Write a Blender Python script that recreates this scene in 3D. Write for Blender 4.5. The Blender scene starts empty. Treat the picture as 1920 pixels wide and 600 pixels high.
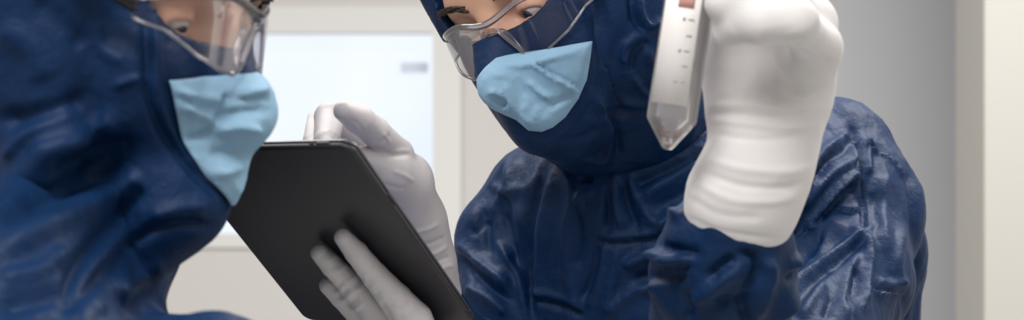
import bpy, bmesh, math, random
import numpy as np
from mathutils import Vector, Matrix
from mathutils.bvhtree import BVHTree
from mathutils.geometry import delaunay_2d_cdt
random.seed(4)
F = 3500.0          # focal length in pixels of the 1920 wide frame
ZC = 1.45           # camera height
f32 = np.float32
scene = bpy.context.scene
col = scene.collection

def P(px, py, d):
    return np.array([(px - 960) / F * d, d, ZC - (py - 300) / F * d])
def unit(v):
    v = np.asarray(v, float); return v / np.linalg.norm(v)

# ------------------------------------------------------------------ materials
def nmat(name):
    m = bpy.data.materials.new(name); m.use_nodes = True
    nt = m.node_tree; nt.nodes.clear()
    out = nt.nodes.new('ShaderNodeOutputMaterial')
    return m, nt, out
def N(nt, t, **kw):
    n = nt.nodes.new(t)
    for k, v in kw.items():
        if k in n.inputs: n.inputs[k].default_value = v
        else: setattr(n, k, v)
    return n
def principled(name, base, rough=.5, bump=None, sheen=0, sub=0, spec=.5, var=None, metallic=0, coat=0, ridged=None):
    m, nt, out = nmat(name)
    p = N(nt, 'ShaderNodeBsdfPrincipled')
    p.inputs['Base Color'].default_value = (*base, 1)
    p.inputs['Roughness'].default_value = rough
    p.inputs['Specular IOR Level'].default_value = spec
    p.inputs['Metallic'].default_value = metallic
    p.inputs['Coat Weight'].default_value = coat
    if sheen:
        p.inputs['Sheen Weight'].default_value = sheen
        p.inputs['Sheen Tint'].default_value = (base[0] * 3 + .1, base[1] * 3 + .1, base[2] * 3 + .1, 1)
    if sub:
        p.inputs['Subsurface Weight'].default_value = sub
        p.inputs['Subsurface Radius'].default_value = (.006, .003, .002)
        p.inputs['Subsurface Scale'].default_value = 1
    tc = N(nt, 'ShaderNodeTexCoord')
    if var:
        sc, c2 = var
        nz = N(nt, 'ShaderNodeTexNoise', Scale=sc, Detail=5.0)
        mx = N(nt, 'ShaderNodeMix', data_type='RGBA')
        mx.inputs[6].default_value = (*base, 1); mx.inputs[7].default_value = (*c2, 1)
        nt.links.new(tc.outputs['Object'], nz.inputs['Vector'])
        nt.links.new(nz.outputs['Fac'], mx.inputs[0])
        nt.links.new(mx.outputs[2], p.inputs['Base Color'])
    if bump:
        prev = None
        if ridged:
            sc, st, dist, mscale = ridged
            mp = N(nt, 'ShaderNodeMapping'); mp.inputs['Scale'].default_value = mscale; mp.inputs['Rotation'].default_value = (.5, .35, .2)
            nz = N(nt, 'ShaderNodeTexNoise', noise_type='RIDGED_MULTIFRACTAL', Scale=sc, Detail=3.0, Distortion=.6)
            prev = N(nt, 'ShaderNodeBump', Strength=st, Distance=dist)
            nt.links.new(tc.outputs['Object'], mp.inputs['Vector']); nt.links.new(mp.outputs['Vector'], nz.inputs['Vector'])
            nt.links.new(nz.outputs['Fac'], prev.inputs['Height'])
        for (sc, st, dist) in bump:
            nz = N(nt, 'ShaderNodeTexNoise', Scale=sc, Detail=4.0)
            bp = N(nt, 'ShaderNodeBump', Strength=st, Distance=dist)
            nt.links.new(tc.outputs['Object'], nz.inputs['Vector'])
            nt.links.new(nz.outputs['Fac'], bp.inputs['Height'])
            if prev: nt.links.new(prev.outputs['Normal'], bp.inputs['Normal'])
            prev = bp
        nt.links.new(prev.outputs['Normal'], p.inputs['Normal'])
    nt.links.new(p.outputs['BSDF'], out.inputs['Surface'])
    return m
def clear_mat(name, tint, gloss=1.0, rough=.02, ior=1.5, milk=0.0, milkcol=(.8, .8, .8)):
    m, nt, out = nmat(name)
    tr = N(nt, 'ShaderNodeBsdfTransparent', Color=(*tint, 1))
    gl = N(nt, 'ShaderNodeBsdfGlossy', Color=(1, 1, 1, 1), Roughness=rough)
    fr = N(nt, 'ShaderNodeFresnel', IOR=ior)
    mu = N(nt, 'ShaderNodeMath', operation='MULTIPLY'); mu.inputs[1].default_value = gloss
    mx = N(nt, 'ShaderNodeMixShader')
    nt.links.new(fr.outputs[0], mu.inputs[0]); nt.links.new(mu.outputs[0], mx.inputs[0])
    src = tr
    if milk:
        df = N(nt, 'ShaderNodeBsdfDiffuse', Color=(*milkcol, 1))
        tl = N(nt, 'ShaderNodeBsdfTranslucent', Color=(*milkcol, 1))
        a = N(nt, 'ShaderNodeMixShader', Fac=.5)
        nt.links.new(df.outputs[0], a.inputs[1]); nt.links.new(tl.outputs[0], a.inputs[2])
        b = N(nt, 'ShaderNodeMixShader', Fac=milk)
        nt.links.new(tr.outputs[0], b.inputs[1]); nt.links.new(a.outputs[0], b.inputs[2])
        src = b
    nt.links.new(src.outputs[0], mx.inputs[1]); nt.links.new(gl.outputs[0], mx.inputs[2])
    nt.links.new(mx.outputs[0], out.inputs['Surface'])
    return m
M = {}
M['navy'] = principled('navy_cloth', (.0019, .0185, .067), .56, spec=.19, bump=[(900, .10, .0006), (110, .35, .004)], var=(30, (.0024, .0225, .081)), ridged=(22, .9, .013, (1.0, .8, .5)))
M['navy_seam'] = principled('navy_seam', (.004, .019, .062), .55, spec=.3, bump=[(700, .2, .0006)])
M['mask'] = principled('mask_nonwoven', (.235, .405, .565), .66, spec=.25, bump=[(1500, .12, .0005), (170, .2, .002)], var=(60, (.27, .445, .605)), ridged=(45, .3, .003, (1, 1, 1)))
M['glove'] = principled('latex_glove', (.53, .505, .525), .5, spec=.3, sub=.1, bump=[(260, .12, .0015)])
M['glove_shade_lift'] = principled('latex_glove_shade_lift', (.67, .645, .665), .45, spec=.35, sub=.1, bump=[(260, .14, .0015)])  # same latex, base colour lightened to offset the shade this hand lies in
M['cotton'] = principled('white_cotton', (.71, .69, .695), .7, spec=.25, sub=.1, bump=[(1800, .1, .0005), (120, .12, .002)])
M['skin'] = principled('skin', (.60, .355, .245), .5, sub=.15, spec=.35, bump=[(900, .08, .0005)], var=(45, (.65, .38, .27)))
M['hair'] = principled('brow_hair', (.035, .02, .012), .5, bump=[(2500, .5, .0006)])
M['tablet'] = principled('tablet_back', (.025, .0235, .030), .45, spec=.45, bump=[(3000, .03, .0002)])
M['bezel'] = principled('tablet_edge', (.085, .082, .095), .3, spec=.5, metallic=.6)
M['hole'] = principled('dark_hole', (.004, .004, .005), .6)
M['lens'] = clear_mat('goggle_lens', (.955, .945, .965), gloss=.4)
M['rim'] = clear_mat('goggle_rim', (.97, .96, .98), gloss=1.5, rough=.12, milk=.13, milkcol=(.98, .95, .98))
M['tube'] = clear_mat('tube_plastic', (.97, .96, .97), gloss=.9, rough=.1, milk=.17, milkcol=(.95, .92, .92))
M['panel'] = principled('tube_print', (.86, .83, .83), .5)
M['tick'] = principled('tick_ink', (.48, .47, .50), .5)
M['liquid'] = clear_mat('pink_liquid', (.95, .80, .78), gloss=.4, rough=.05, ior=1.33, milk=.35, milkcol=(.9, .62, .58))
M['cap'] = principled('tube_cap', (.75, .34, .30), .4)
M['salmon'] = principled('salmon_tone', (.72, .38, .33), .5)
M['red'] = principled('red_temple', (.55, .035, .03), .4)
M['black'] = principled('black_plastic', (.012, .011, .013), .45)
M['boot'] = principled('boot', (.5, .5, .52), .6)
def lit(name, colr, strength):
    m, nt, out = nmat(name)
    p = N(nt, 'ShaderNodeBsdfPrincipled', Roughness=.1)
    p.inputs['Base Color'].default_value = (.02, .02, .03, 1)
    p.inputs['Emission Color'].default_value = (*colr, 1); p.inputs['Emission Strength'].default_value = strength
    nt.links.new(p.outputs[0], out.inputs['Surface'])
    return m
M['screen'] = lit('lit_tablet_screen', (.62, .66, 1.0), .32)
def eye_mat():
    m, nt, out = nmat('eyeball')
    p = N(nt, 'ShaderNodeBsdfPrincipled', Roughness=.12)
    tc = N(nt, 'ShaderNodeTexCoord'); sx = N(nt, 'ShaderNodeSeparateXYZ')
    cr = N(nt, 'ShaderNodeValToRGB')
    e = cr.color_ramp.elements
    e[0].position = .0; e[0].color = (.52, .46, .43, 1)
    e[1].position = .865; e[1].color = (.52, .46, .43, 1)
    for pos, c in ((.885, (.03, .025, .03, 1)), (.93, (.07, .06, .07, 1)), (.965, (.004, .004, .004, 1))):
        q = e.new(pos); q.color = c
    mp = N(nt, 'ShaderNodeMath', operation='DIVIDE'); mp.inputs[1].default_value = .0121
    nt.links.new(tc.outputs['Object'], sx.inputs[0]); nt.links.new(sx.outputs['Z'], mp.inputs[0])
    nt.links.new(mp.outputs[0], cr.inputs[0]); nt.links.new(cr.outputs[0], p.inputs['Base Color'])
    nt.links.new(p.outputs[0], out.inputs['Surface'])
    return m
M['eye'] = eye_mat()

# ------------------------------------------------------------------ object helpers
def tag(o, label=None, cat=None, group=None, kind=None):
    if label: o['label'] = label
    if cat: o['category'] = cat
    if group: o['group'] = group
    if kind: o['kind'] = kind
    return o
def link(name, me, mat, parent=None, smooth=True):
    me.materials.append(mat)
    if smooth:
        me.polygons.foreach_set('use_smooth', np.ones(len(me.polygons), dtype=bool))
    o = bpy.data.objects.new(name, me); col.objects.link(o)
    if parent: o.parent = parent
    return o
def np_mesh(name, co, quads, mat, parent=None, smooth=True):
    me = bpy.data.meshes.new(name)
    co = np.ascontiguousarray(co, dtype=f32)
    n, k = quads.shape
    me.vertices.add(len(co)); me.vertices.foreach_set('co', co.ravel())
    me.loops.add(n * k); me.loops.foreach_set('vertex_index', np.ascontiguousarray(quads, dtype=np.int32).ravel())
    me.polygons.add(n); me.polygons.foreach_set('loop_start', np.arange(0, n * k, k, dtype=np.int32))
    me.update(calc_edges=True); me.validate()
    return link(name, me, mat, parent, smooth)
def bm_obj(name, bm, mat, parent=None, smooth=True, mw=None, recalc=True):
    if mw is not None: bm.transform(mw)
    if recalc: bmesh.ops.recalc_face_normals(bm, faces=bm.faces[:])
    me = bpy.data.meshes.new(name); bm.to_mesh(me); bm.free()
    return link(name, me, mat, parent, smooth)
def tube_bm(bm, pts, radii, seg=10, closed=False):
    pts = [Vector(p) for p in pts]; n = len(pts)
    if not hasattr(radii, '__len__'): radii = [radii] * n
    rings = []; up = None
    for i, p in enumerate(pts):
        a = pts[(i - 1) % n] if (closed or i > 0) else p
        b = pts[(i + 1) % n] if (closed or i < n - 1) else p
        t = (b - a).normalized()
        if up is None: up = t.orthogonal().normalized()
        up = (up - t * up.dot(t)).normalized(); sd = t.cross(up)
        rings.append([bm.verts.new(p + (up * math.cos(2 * math.pi * k / seg) + sd * math.sin(2 * math.pi * k / seg)) * radii[i]) for k in range(seg)])
    m = n if closed else n - 1
    for i in range(m):
        a, b = rings[i], rings[(i + 1) % n]
        for k in range(seg):
            bm.faces.new((a[k], a[(k + 1) % seg], b[(k + 1) % seg], b[k]))
    if not closed:
        bm.faces.new(rings[0][::-1]); bm.faces.new(rings[-1])
    return bm
def box_bm(bm, c, s, bevel=0, R=None):
    r = bmesh.ops.create_cube(bm, size=1)
    vs = r['verts']
    bmesh.ops.scale(bm, vec=s, verts=vs)
    if bevel:
        es = list({e for v in vs for e in v.link_edges})
        vs = bmesh.ops.bevel(bm, geom=vs + es, offset=bevel, segments=3, affect='EDGES', profile=.5)['verts']
    mw = Matrix.Translation(Vector(c)) @ (R.to_4x4() if R else Matrix())
    bmesh.ops.transform(bm, matrix=mw, verts=vs)
    return bm

# ------------------------------------------------------------------ implicit surfaces -> meshes
def smin(a, b, k):
    h = np.maximum(k - np.abs(a - b), 0) / k
    return np.minimum(a, b) - h * h * (k * .25)
def smax(a, b, k): return -smin(-a, -b, k)
def rcone(g, a, b, ra, rb, flat=None):
    """tapered capsule; flat=(axis, s): thickness along axis is 1/s of the width"""
    X, Y, Z = g
    a = np.asarray(a, float); ba = np.asarray(b, float) - a
    if flat is not None:
        ax, s = flat; ax = unit(ax)
        q = (X - f32(a[0])) * f32(ax[0]) + (Y - f32(a[1])) * f32(ax[1]) + (Z - f32(a[2])) * f32(ax[2])
        q = q * f32(s - 1)
        px = X - f32(a[0]) + q * f32(ax[0]); py = Y - f32(a[1]) + q * f32(ax[1]); pz = Z - f32(a[2]) + q * f32(ax[2])
        ba = ba + ax * (ba @ ax) * (s - 1)
    else:
        px, py, pz = X - f32(a[0]), Y - f32(a[1]), Z - f32(a[2])
    L2 = max(float(ba @ ba), 1e-9)
    h = np.clip((px * f32(ba[0]) + py * f32(ba[1]) + pz * f32(ba[2])) * f32(1 / L2), 0, 1)
    d2 = (px - h * f32(ba[0])) ** 2 + (py - h * f32(ba[1])) ** 2 + (pz - h * f32(ba[2])) ** 2
    return np.sqrt(d2) - (f32(ra) + h * f32(rb - ra))
def chain(g, pts, k=.01, flat=None, grow=0.0):
    """pts: list of (xyz, radius)"""
    d = None
    for (a, ra), (b, rb) in zip(pts[:-1], pts[1:]):
        e = rcone(g, a, b, ra + grow, rb + grow, flat)
        d = e if d is None else smin(d, e, k)
    return d
def ell(g, c, r, R=None, grow=0.0):
    X, Y, Z = g
    px, py, pz = X - f32(c[0]), Y - f32(c[1]), Z - f32(c[2])
    if R is not None:     # columns of R are the axes
        px, py, pz = [px * f32(R[0, i]) + py * f32(R[1, i]) + pz * f32(R[2, i]) for i in range(3)]
    r = [x + grow for x in r]
    k0 = np.sqrt((px / f32(r[0])) ** 2 + (py / f32(r[1])) ** 2 + (pz / f32(r[2])) ** 2)
    k1 = np.sqrt((px / f32(r[0] ** 2)) ** 2 + (py / f32(r[1] ** 2)) ** 2 + (pz / f32(r[2] ** 2)) ** 2) + f32(1e-6)
    return k0 * (k0 - 1) / k1
def loft(g, rows, n=2.3, zlo=-9, zhi=9):
    """rows: (z, xl, xr, yf, yb) sorted by z; upright body of superellipse sections"""
    X, Y, Z = g
    rows = sorted(rows); a = np.array(rows); z = Z.ravel()
    zz = np.linspace(a[0, 0], a[-1, 0], 300)
    def ip(c):
        v = np.interp(zz, a[:, 0], a[:, c]); k = np.ones(13) / 13
        v = np.convolve(np.pad(v, 6, mode='edge'), k, 'valid')
        return np.interp(z, zz, v).astype(f32).reshape(Z.shape)
    xl, xr, yf, yb = ip(1), ip(2), ip(3), ip(4)
    hx, hy = (xr - xl) / 2, (yb - yf) / 2
    q = (np.abs((X - (xl + xr) / 2) / hx) ** f32(n) + np.abs((Y - (yf + yb) / 2) / hy) ** f32(n)) ** f32(1 / n)
    d = (q - 1) * np.minimum(hx, hy)
    return smax(d, np.maximum(Z - f32(min(zhi, a[-1, 0])), f32(max(zlo, a[0, 0])) - Z), .04)
def axis(*segs):
    out = []
    for a, b, s in segs:
        out.append(np.linspace(a, b, max(2, int(round((b - a) / s)) + 1))[:-1])
    return np.concatenate(out + [[segs[-1][1]]])
def surf_nets(fn, xs, ys, zs, smooth=2):
    xs, ys, zs = [np.asarray(v, float) for v in (xs, ys, zs)]
    V = np.empty((len(xs), len(ys), len(zs)), f32)
    Yg, Zg = ys.astype(f32)[None, :, None], zs.astype(f32)[None, None, :]
    st = max(1, int(2.5e6 / (len(ys) * len(zs))))
    for i in range(0, len(xs), st):
        V[i:i + st] = fn((xs[i:i + st].astype(f32)[:, None, None], Yg, Zg))
    V[0] = V[-1] = 1; V[:, 0] = V[:, -1] = 1; V[:, :, 0] = V[:, :, -1] = 1
    S = V < 0
    cnt = np.zeros(tuple(n - 1 for n in V.shape), np.int8)
    for dx in (0, 1):
        for dy in (0, 1):
            for dz in (0, 1):
                cnt += S[dx:V.shape[0] - 1 + dx, dy:V.shape[1] - 1 + dy, dz:V.shape[2] - 1 + dz]
    act = (cnt > 0) & (cnt < 8)
    I = np.argwhere(act); n = len(I)
    idm = np.full(act.shape, -1, np.int32); idm[act] = np.arange(n, dtype=np.int32)
    corner = {}
    for dx in (0, 1):
        for dy in (0, 1):
            for dz in (0, 1):
                corner[dx, dy, dz] = V[I[:, 0] + dx, I[:, 1] + dy, I[:, 2] + dz]
    acc = np.zeros((n, 3)); num = np.zeros(n)
    for ax in range(3):
        o1, o2 = [(1, 2), (0, 2), (0, 1)][ax]
        for u in (0, 1):
            for v in (0, 1):
                c0 = [0, 0, 0]; c0[o1] = u; c0[o2] = v; c1 = list(c0); c1[ax] = 1
                a, b = corner[tuple(c0)], corner[tuple(c1)]
                x = (a < 0) != (b < 0)
                t = np.where(x, a / np.where(x, a - b, 1), 0)
                p = np.zeros((n, 3)); p[:, o1] = u; p[:, o2] = v; p[:, ax] = t
                acc += p * x[:, None]; num += x
    fr = acc / num[:, None]
    co = np.empty((n, 3))
    for k, g in enumerate((xs, ys, zs)):
        co[:, k] = g[I[:, k]] + fr[:, k] * (g[I[:, k] + 1] - g[I[:, k]])
    quads = []
    for ax in range(3):
        sl0 = [slice(1, -1)] * 3; sl1 = [slice(1, -1)] * 3
        sl0[ax] = slice(0, -1); sl1[ax] = slice(1, None)
        A, B = S[tuple(sl0)], S[tuple(sl1)]
        for flip, msk in ((False, A & ~B), (True, B & ~A)):
            E = np.argwhere(msk)
            if not len(E): continue
            off = np.ones(3, int); off[ax] = 0
            E = E + off
            o1, o2 = [(1, 2), (2, 0), (0, 1)][ax]
            q = []
            for (u, v) in ((1, 1), (0, 1), (0, 0), (1, 0)):
                c = E.copy(); c[:, o1] -= u; c[:, o2] -= v
                q.append(idm[c[:, 0], c[:, 1], c[:, 2]])
            q = np.stack(q, 1)
            quads.append(q[:, ::-1] if flip else q)
    Q = np.concatenate(quads); Q = Q[(Q >= 0).all(1)]
    for _ in range(smooth):
        for lam in (.5, -.52):
            co = co + lam * (lap(co, Q) - co)
    return co, Q
def lap(co, Q):
    n = len(co); s = np.zeros_like(co); c = np.zeros(n)
    k = Q.shape[1]
    for i in range(k):
        a, b = Q[:, i], Q[:, (i + 1) % k]
        for d in range(co.shape[1]):
            s[:, d] += np.bincount(a, co[b, d], n) + np.bincount(b, co[a, d], n)
        c += np.bincount(a, minlength=n) + np.bincount(b, minlength=n)
    return s / np.maximum(c, 1)[:, None]
def normals(co, Q):
    a, b, c = co[Q[:, 0]], co[Q[:, 1]], co[Q[:, 2]]
    d = co[Q[:, 3 if Q.shape[1] == 4 else 2]]
    fn = np.cross(c - a, d - b) if Q.shape[1] == 4 else np.cross(b - a, c - a)
    n = np.zeros_like(co)
    for i in range(Q.shape[1]):
        for k in range(3): n[:, k] += np.bincount(Q[:, i], fn[:, k], len(co))
    return n / (np.linalg.norm(n, axis=1)[:, None] + 1e-12)

# gradient noise on arrays of points
_rng = np.random.default_rng(7)
_perm = np.concatenate([_rng.permutation(256)] * 3)
_grad = _rng.normal(size=(256, 3)); _grad /= np.linalg.norm(_grad, axis=1)[:, None]
def perlin(p):
    i = np.floor(p).astype(int); f = p - i; i &= 255
    w = f * f * f * (f * (f * 6 - 15) + 10)
    r = 0
    for dx in (0, 1):
        for dy in (0, 1):
            for dz in (0, 1):
                h = _perm[_perm[_perm[i[:, 0] + dx] + i[:, 1] + dy] + i[:, 2] + dz]
                g = _grad[h]
                dot = g[:, 0] * (f[:, 0] - dx) + g[:, 1] * (f[:, 1] - dy) + g[:, 2] * (f[:, 2] - dz)
                r = r + dot * (w[:, 0] if dx else 1 - w[:, 0]) * (w[:, 1] if dy else 1 - w[:, 1]) * (w[:, 2] if dz else 1 - w[:, 2])
    return r
def crumple(p, scale, amp, stretch=None, octaves=3, warp=.4, seed=0):
    """sharp-valleyed cloth relief; stretch=(dir, factor) elongates the folds along dir"""
    q = p + seed * 3.17
    if stretch:
        d = unit(stretch[0]); q = q - np.outer(q @ d, d) * (1 - 1 / stretch[1])
    q = q / scale
    wv = np.stack([perlin(q * .7 + 11.3), perlin(q * .7 + 27.1), perlin(q * .7 + 41.7)], 1)
    q = q + wv * warp * 2
    h = np.zeros(len(p)); a = 1.0
    for o in range(octaves):
        h += a * (1 - 2.2 * np.abs(perlin(q * 2 ** o + 5.1 * o)))
        a *= .45
    return h * amp
def pix(co):
    return np.stack([960 + F * co[:, 0] / co[:, 1], 300 - F * (co[:, 2] - ZC) / co[:, 1]], 1)
def fold_field(co, nr, folds):
    """every fold: (polyline as seen from the camera, width px, height mm, kind[, depth range]); pressed into the cloth that faces the camera"""
    uv = pix(co); d = np.zeros(len(co))
    view = -(nr * unit_rows(co - np.array([0, 0, ZC]))).sum(1)
    face = np.clip(view * 3, 0, 1)
    for fo in folds:
        line, w, amp, kind = fo[:4]
        L = np.array(line, float)
        if len(L) > 2:                                # smooth the polyline
            t = np.linspace(0, len(L) - 1, (len(L) - 1) * 5 + 1); i = np.clip(t.astype(int), 0, len(L) - 2); u = (t - i)[:, None]
            p0, p1, p2, p3 = L[np.maximum(i - 1, 0)], L[i], L[i + 1], L[np.minimum(i + 2, len(L) - 1)]
            L = .5 * ((2 * p1) + (-p0 + p2) * u + (2 * p0 - 5 * p1 + 4 * p2 - p3) * u ** 2 + (-p0 + 3 * p1 - 3 * p2 + p3) * u ** 3)
        if kind == 'sharp': w = w * 1.5
        lo, hi = L.min(0) - 3.5 * w, L.max(0) + 3.5 * w
        s = (uv[:, 0] > lo[0]) & (uv[:, 0] < hi[0]) & (uv[:, 1] > lo[1]) & (uv[:, 1] < hi[1]) & (face > 0)
        if len(fo) > 4: s &= (co[:, 1] > fo[4][0]) & (co[:, 1] < fo[4][1])
        ix = np.nonzero(s)[0]
        if not len(ix): continue
        q = uv[ix]; best = np.full(len(ix), 1e9); sgn = np.zeros(len(ix)); along = np.zeros(len(ix)); m = len(L) - 1
        for j in range(m):
            a, b = L[j], L[j + 1]; ba = b - a; l2 = max((ba @ ba), 1e-6)
            h = np.clip(((q - a) @ ba) / l2, 0, 1)
            r = q - a - h[:, None] * ba; dd = np.hypot(r[:, 0], r[:, 1]); u = dd < best
            best = np.where(u, dd, best); sgn = np.where(u, np.sign(ba[0] * r[:, 1] - ba[1] * r[:, 0]), sgn); along = np.where(u, (j + h) / m, along)
        env = np.clip(np.minimum(along, 1 - along) * 5 + .25, 0, 1)
        x = best / w
        if kind == 'ridge': pr = np.exp(-x * x)
        elif kind == 'sharp': pr = np.exp(-1.6 * (np.sqrt(x * x + .12) - .346))
        elif kind == 'valley': pr = -np.exp(-x * x)
        elif kind == 'step':   # one side stands over the other
            pr = np.where(sgn > 0, np.exp(-x * .8), -.35 * np.exp(-x * x))
        d[ix] += pr * amp * 1e-3 * env * face[ix]
    return d
def unit_rows(v): return v / (np.linalg.norm(v, axis=1)[:, None] + 1e-12)
def sdf_obj(name, fn, axes, mat, parent=None, smooth=2, disp=None, post=0):
    co, Q = surf_nets(fn, *axes, smooth=smooth)
    if disp is not None:
        nr = normals(co, Q); co = co + nr * disp(co, nr)[:, None]
    for _ in range(post): co = co + .4 * (lap(co, Q) - co)
    o = np_mesh(name, co, Q, mat, parent)
    return o, co, Q
def bvh_of(co, Q): return BVHTree.FromPolygons([tuple(c) for c in co], [tuple(int(i) for i in q) for q in Q])
def bounds_axes(lo, hi, step): return tuple(axis((lo[i], hi[i], step)) for i in range(3))

# ------------------------------------------------------------------ heads
class Head:
    """local frame in metres: x = the person's left, y = forward, z = up, origin between the eyes"""
    def __init__(s, o, R, chin=-.098):
        s.o = np.asarray(o, float); s.R = np.asarray(R, float); s.chin = chin
    def w(s, x, y, z): return s.o + s.R @ np.array([x, y, z])
    def loc(s, co): return (co - s.o) @ s.R
    def grid(s, g):
        X, Y, Z = g; px, py, pz = X - f32(s.o[0]), Y - f32(s.o[1]), Z - f32(s.o[2])
        return tuple(px * f32(s.R[0, i]) + py * f32(s.R[1, i]) + pz * f32(s.R[2, i]) for i in range(3))
    def mat(s):
        m = Matrix(s.R.tolist()).to_4x4(); m.translation = Vector(s.o); return m
    def skull(s, l, grow=0.0):
        c = s.chin
        d = ell(l, (0, -.088, .030), (.074, .096, .098), grow=grow)
        d = smin(d, ell(l, (0, -.058, c * .55), (.047, .060, .066), grow=grow), .03)
        d = smin(d, rcone(l, (0, -.022, c + .014), (0, -.03, c + .03), .020 + grow, .03 + grow), .03)
        d = smin(d, rcone(l, (-.022, -.032, c * .55), (.022, -.032, c * .55), .030 + grow, .030 + grow), .02)
        for sx in (-1, 1):
            d = smin(d, ell(l, (sx * .040, -.03, -.034), (.021, .024, .022), grow=grow), .02)
        d = smin(d, rcone(l, (-.036, -.014, .018), (.036, -.014, .018), .013 + grow, .013 + grow), .016)
        d = smin(d, rcone(l, (0, .000, -.004), (0, .015, -.044), .008 + grow, .0120 + grow), .012)
        return d
    cut = None; near = 0
    def tuck(s, l, d, inset=0.0):
        # the cloth is pulled flat across the far cheek
        if s.cut is None: return d
        n, c = s.cut
        return smax(d, l[0] * f32(n[0]) + l[1] * f32(n[1]) + l[2] * f32(n[2]) - f32(c - inset), .012)
    def veil(s, l, grow=.0055):
        # the cloth hangs from the nose to the chin like a tent
        d = s.skull(l, grow)
        d = smin(d, rcone(l, (0, .012, -.034), (0, .021, -.052), .012, .009), .012)
        d = smin(d, rcone(l, (0, .018, -.052), (0, -.006, s.chin + .004), .012, .018), .02)
        return s.tuck(l, d)
    def skin(s, l):
        d = s.skull(l)
        for sx in (-1, 1):
            d = smin(d, ell(l, (sx * .014, .002, -.047), (.009, .010, .008)), .006)
            d = smax(d, -ell(l, (sx * .032, .002, -.002), (.019, .017, .0125)), .010)
        for sx in (-1, 1):
            lid = ell(l, (sx * .032, -.016, -.002), (.0142, .0142, .0142))
            d = smin(d, lid, .004)
            d = smax(d, -ell(l, (sx * .032, -.003, -.0052), (.0135, .012, .0030)), .0015)
        d = smin(d, rcone(l, (-.018, .006, s.chin * .76), (.018, .006, s.chin * .76), .006, .006), .006)
        d = smin(d, rcone(l, (-.014, .005, s.chin * .83), (.014, .005, s.chin * .83), .007, .007), .006)
        for sx in (-1, 1):
            d = smin(d, ell(l, (sx * .077, -.095, -.012), (.008, .016, .03)), .006)
        return s.tuck(l, d, .006)
    def opening(s, l):
        x, y, z = l
        q = (np.abs((x - f32(s.near * .0045)) / f32(.0535)) ** f32(3) + np.abs((z - f32(.027)) / f32(.040)) ** f32(3)) ** f32(1 / 3.)
        return np.maximum((q - 1) * f32(.04), f32(-.055) - y)

def pose(yaw, pitch, roll):
    y, p, r = [math.radians(v) for v in (yaw, pitch, roll)]
    fh = np.array([math.sin(y), -math.cos(y), 0]); zz = np.array([0, 0, 1.])
    f = fh * math.cos(p) - zz * math.sin(p)
    u = fh * math.sin(p) + zz * math.cos(p)
    s = np.array([math.cos(y), math.sin(y), 0])
    s, u = s * math.cos(r) + u * math.sin(r), u * math.cos(r) - s * math.sin(r)
    return np.stack([s, f, u], 1)

HR = Head(P(920, 38, 1.44), pose(-37, 13, 15), chin=-.090)
HL = Head(P(418, 44, 1.10), pose(68, 12, 0), chin=-.100)

def cheek_plane(H, a, b):
    """plane through the eye line of the far cheek edge a-b (as photographed), in the head's own frame"""
    o = np.array([0, 0, ZC]); n = unit(np.cross(P(*a, 1.) - o, P(*b, 1.) - o))
    if n @ (H.w(0, 0, -.05) - o) > 0: n = -n
    nl = H.R.T @ n
    return nl, float(n @ (o - H.o))
HR.near = 1; HL.near = -1
HR.cut = cheek_plane(HR, (862, 108), (944, 248))

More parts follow.
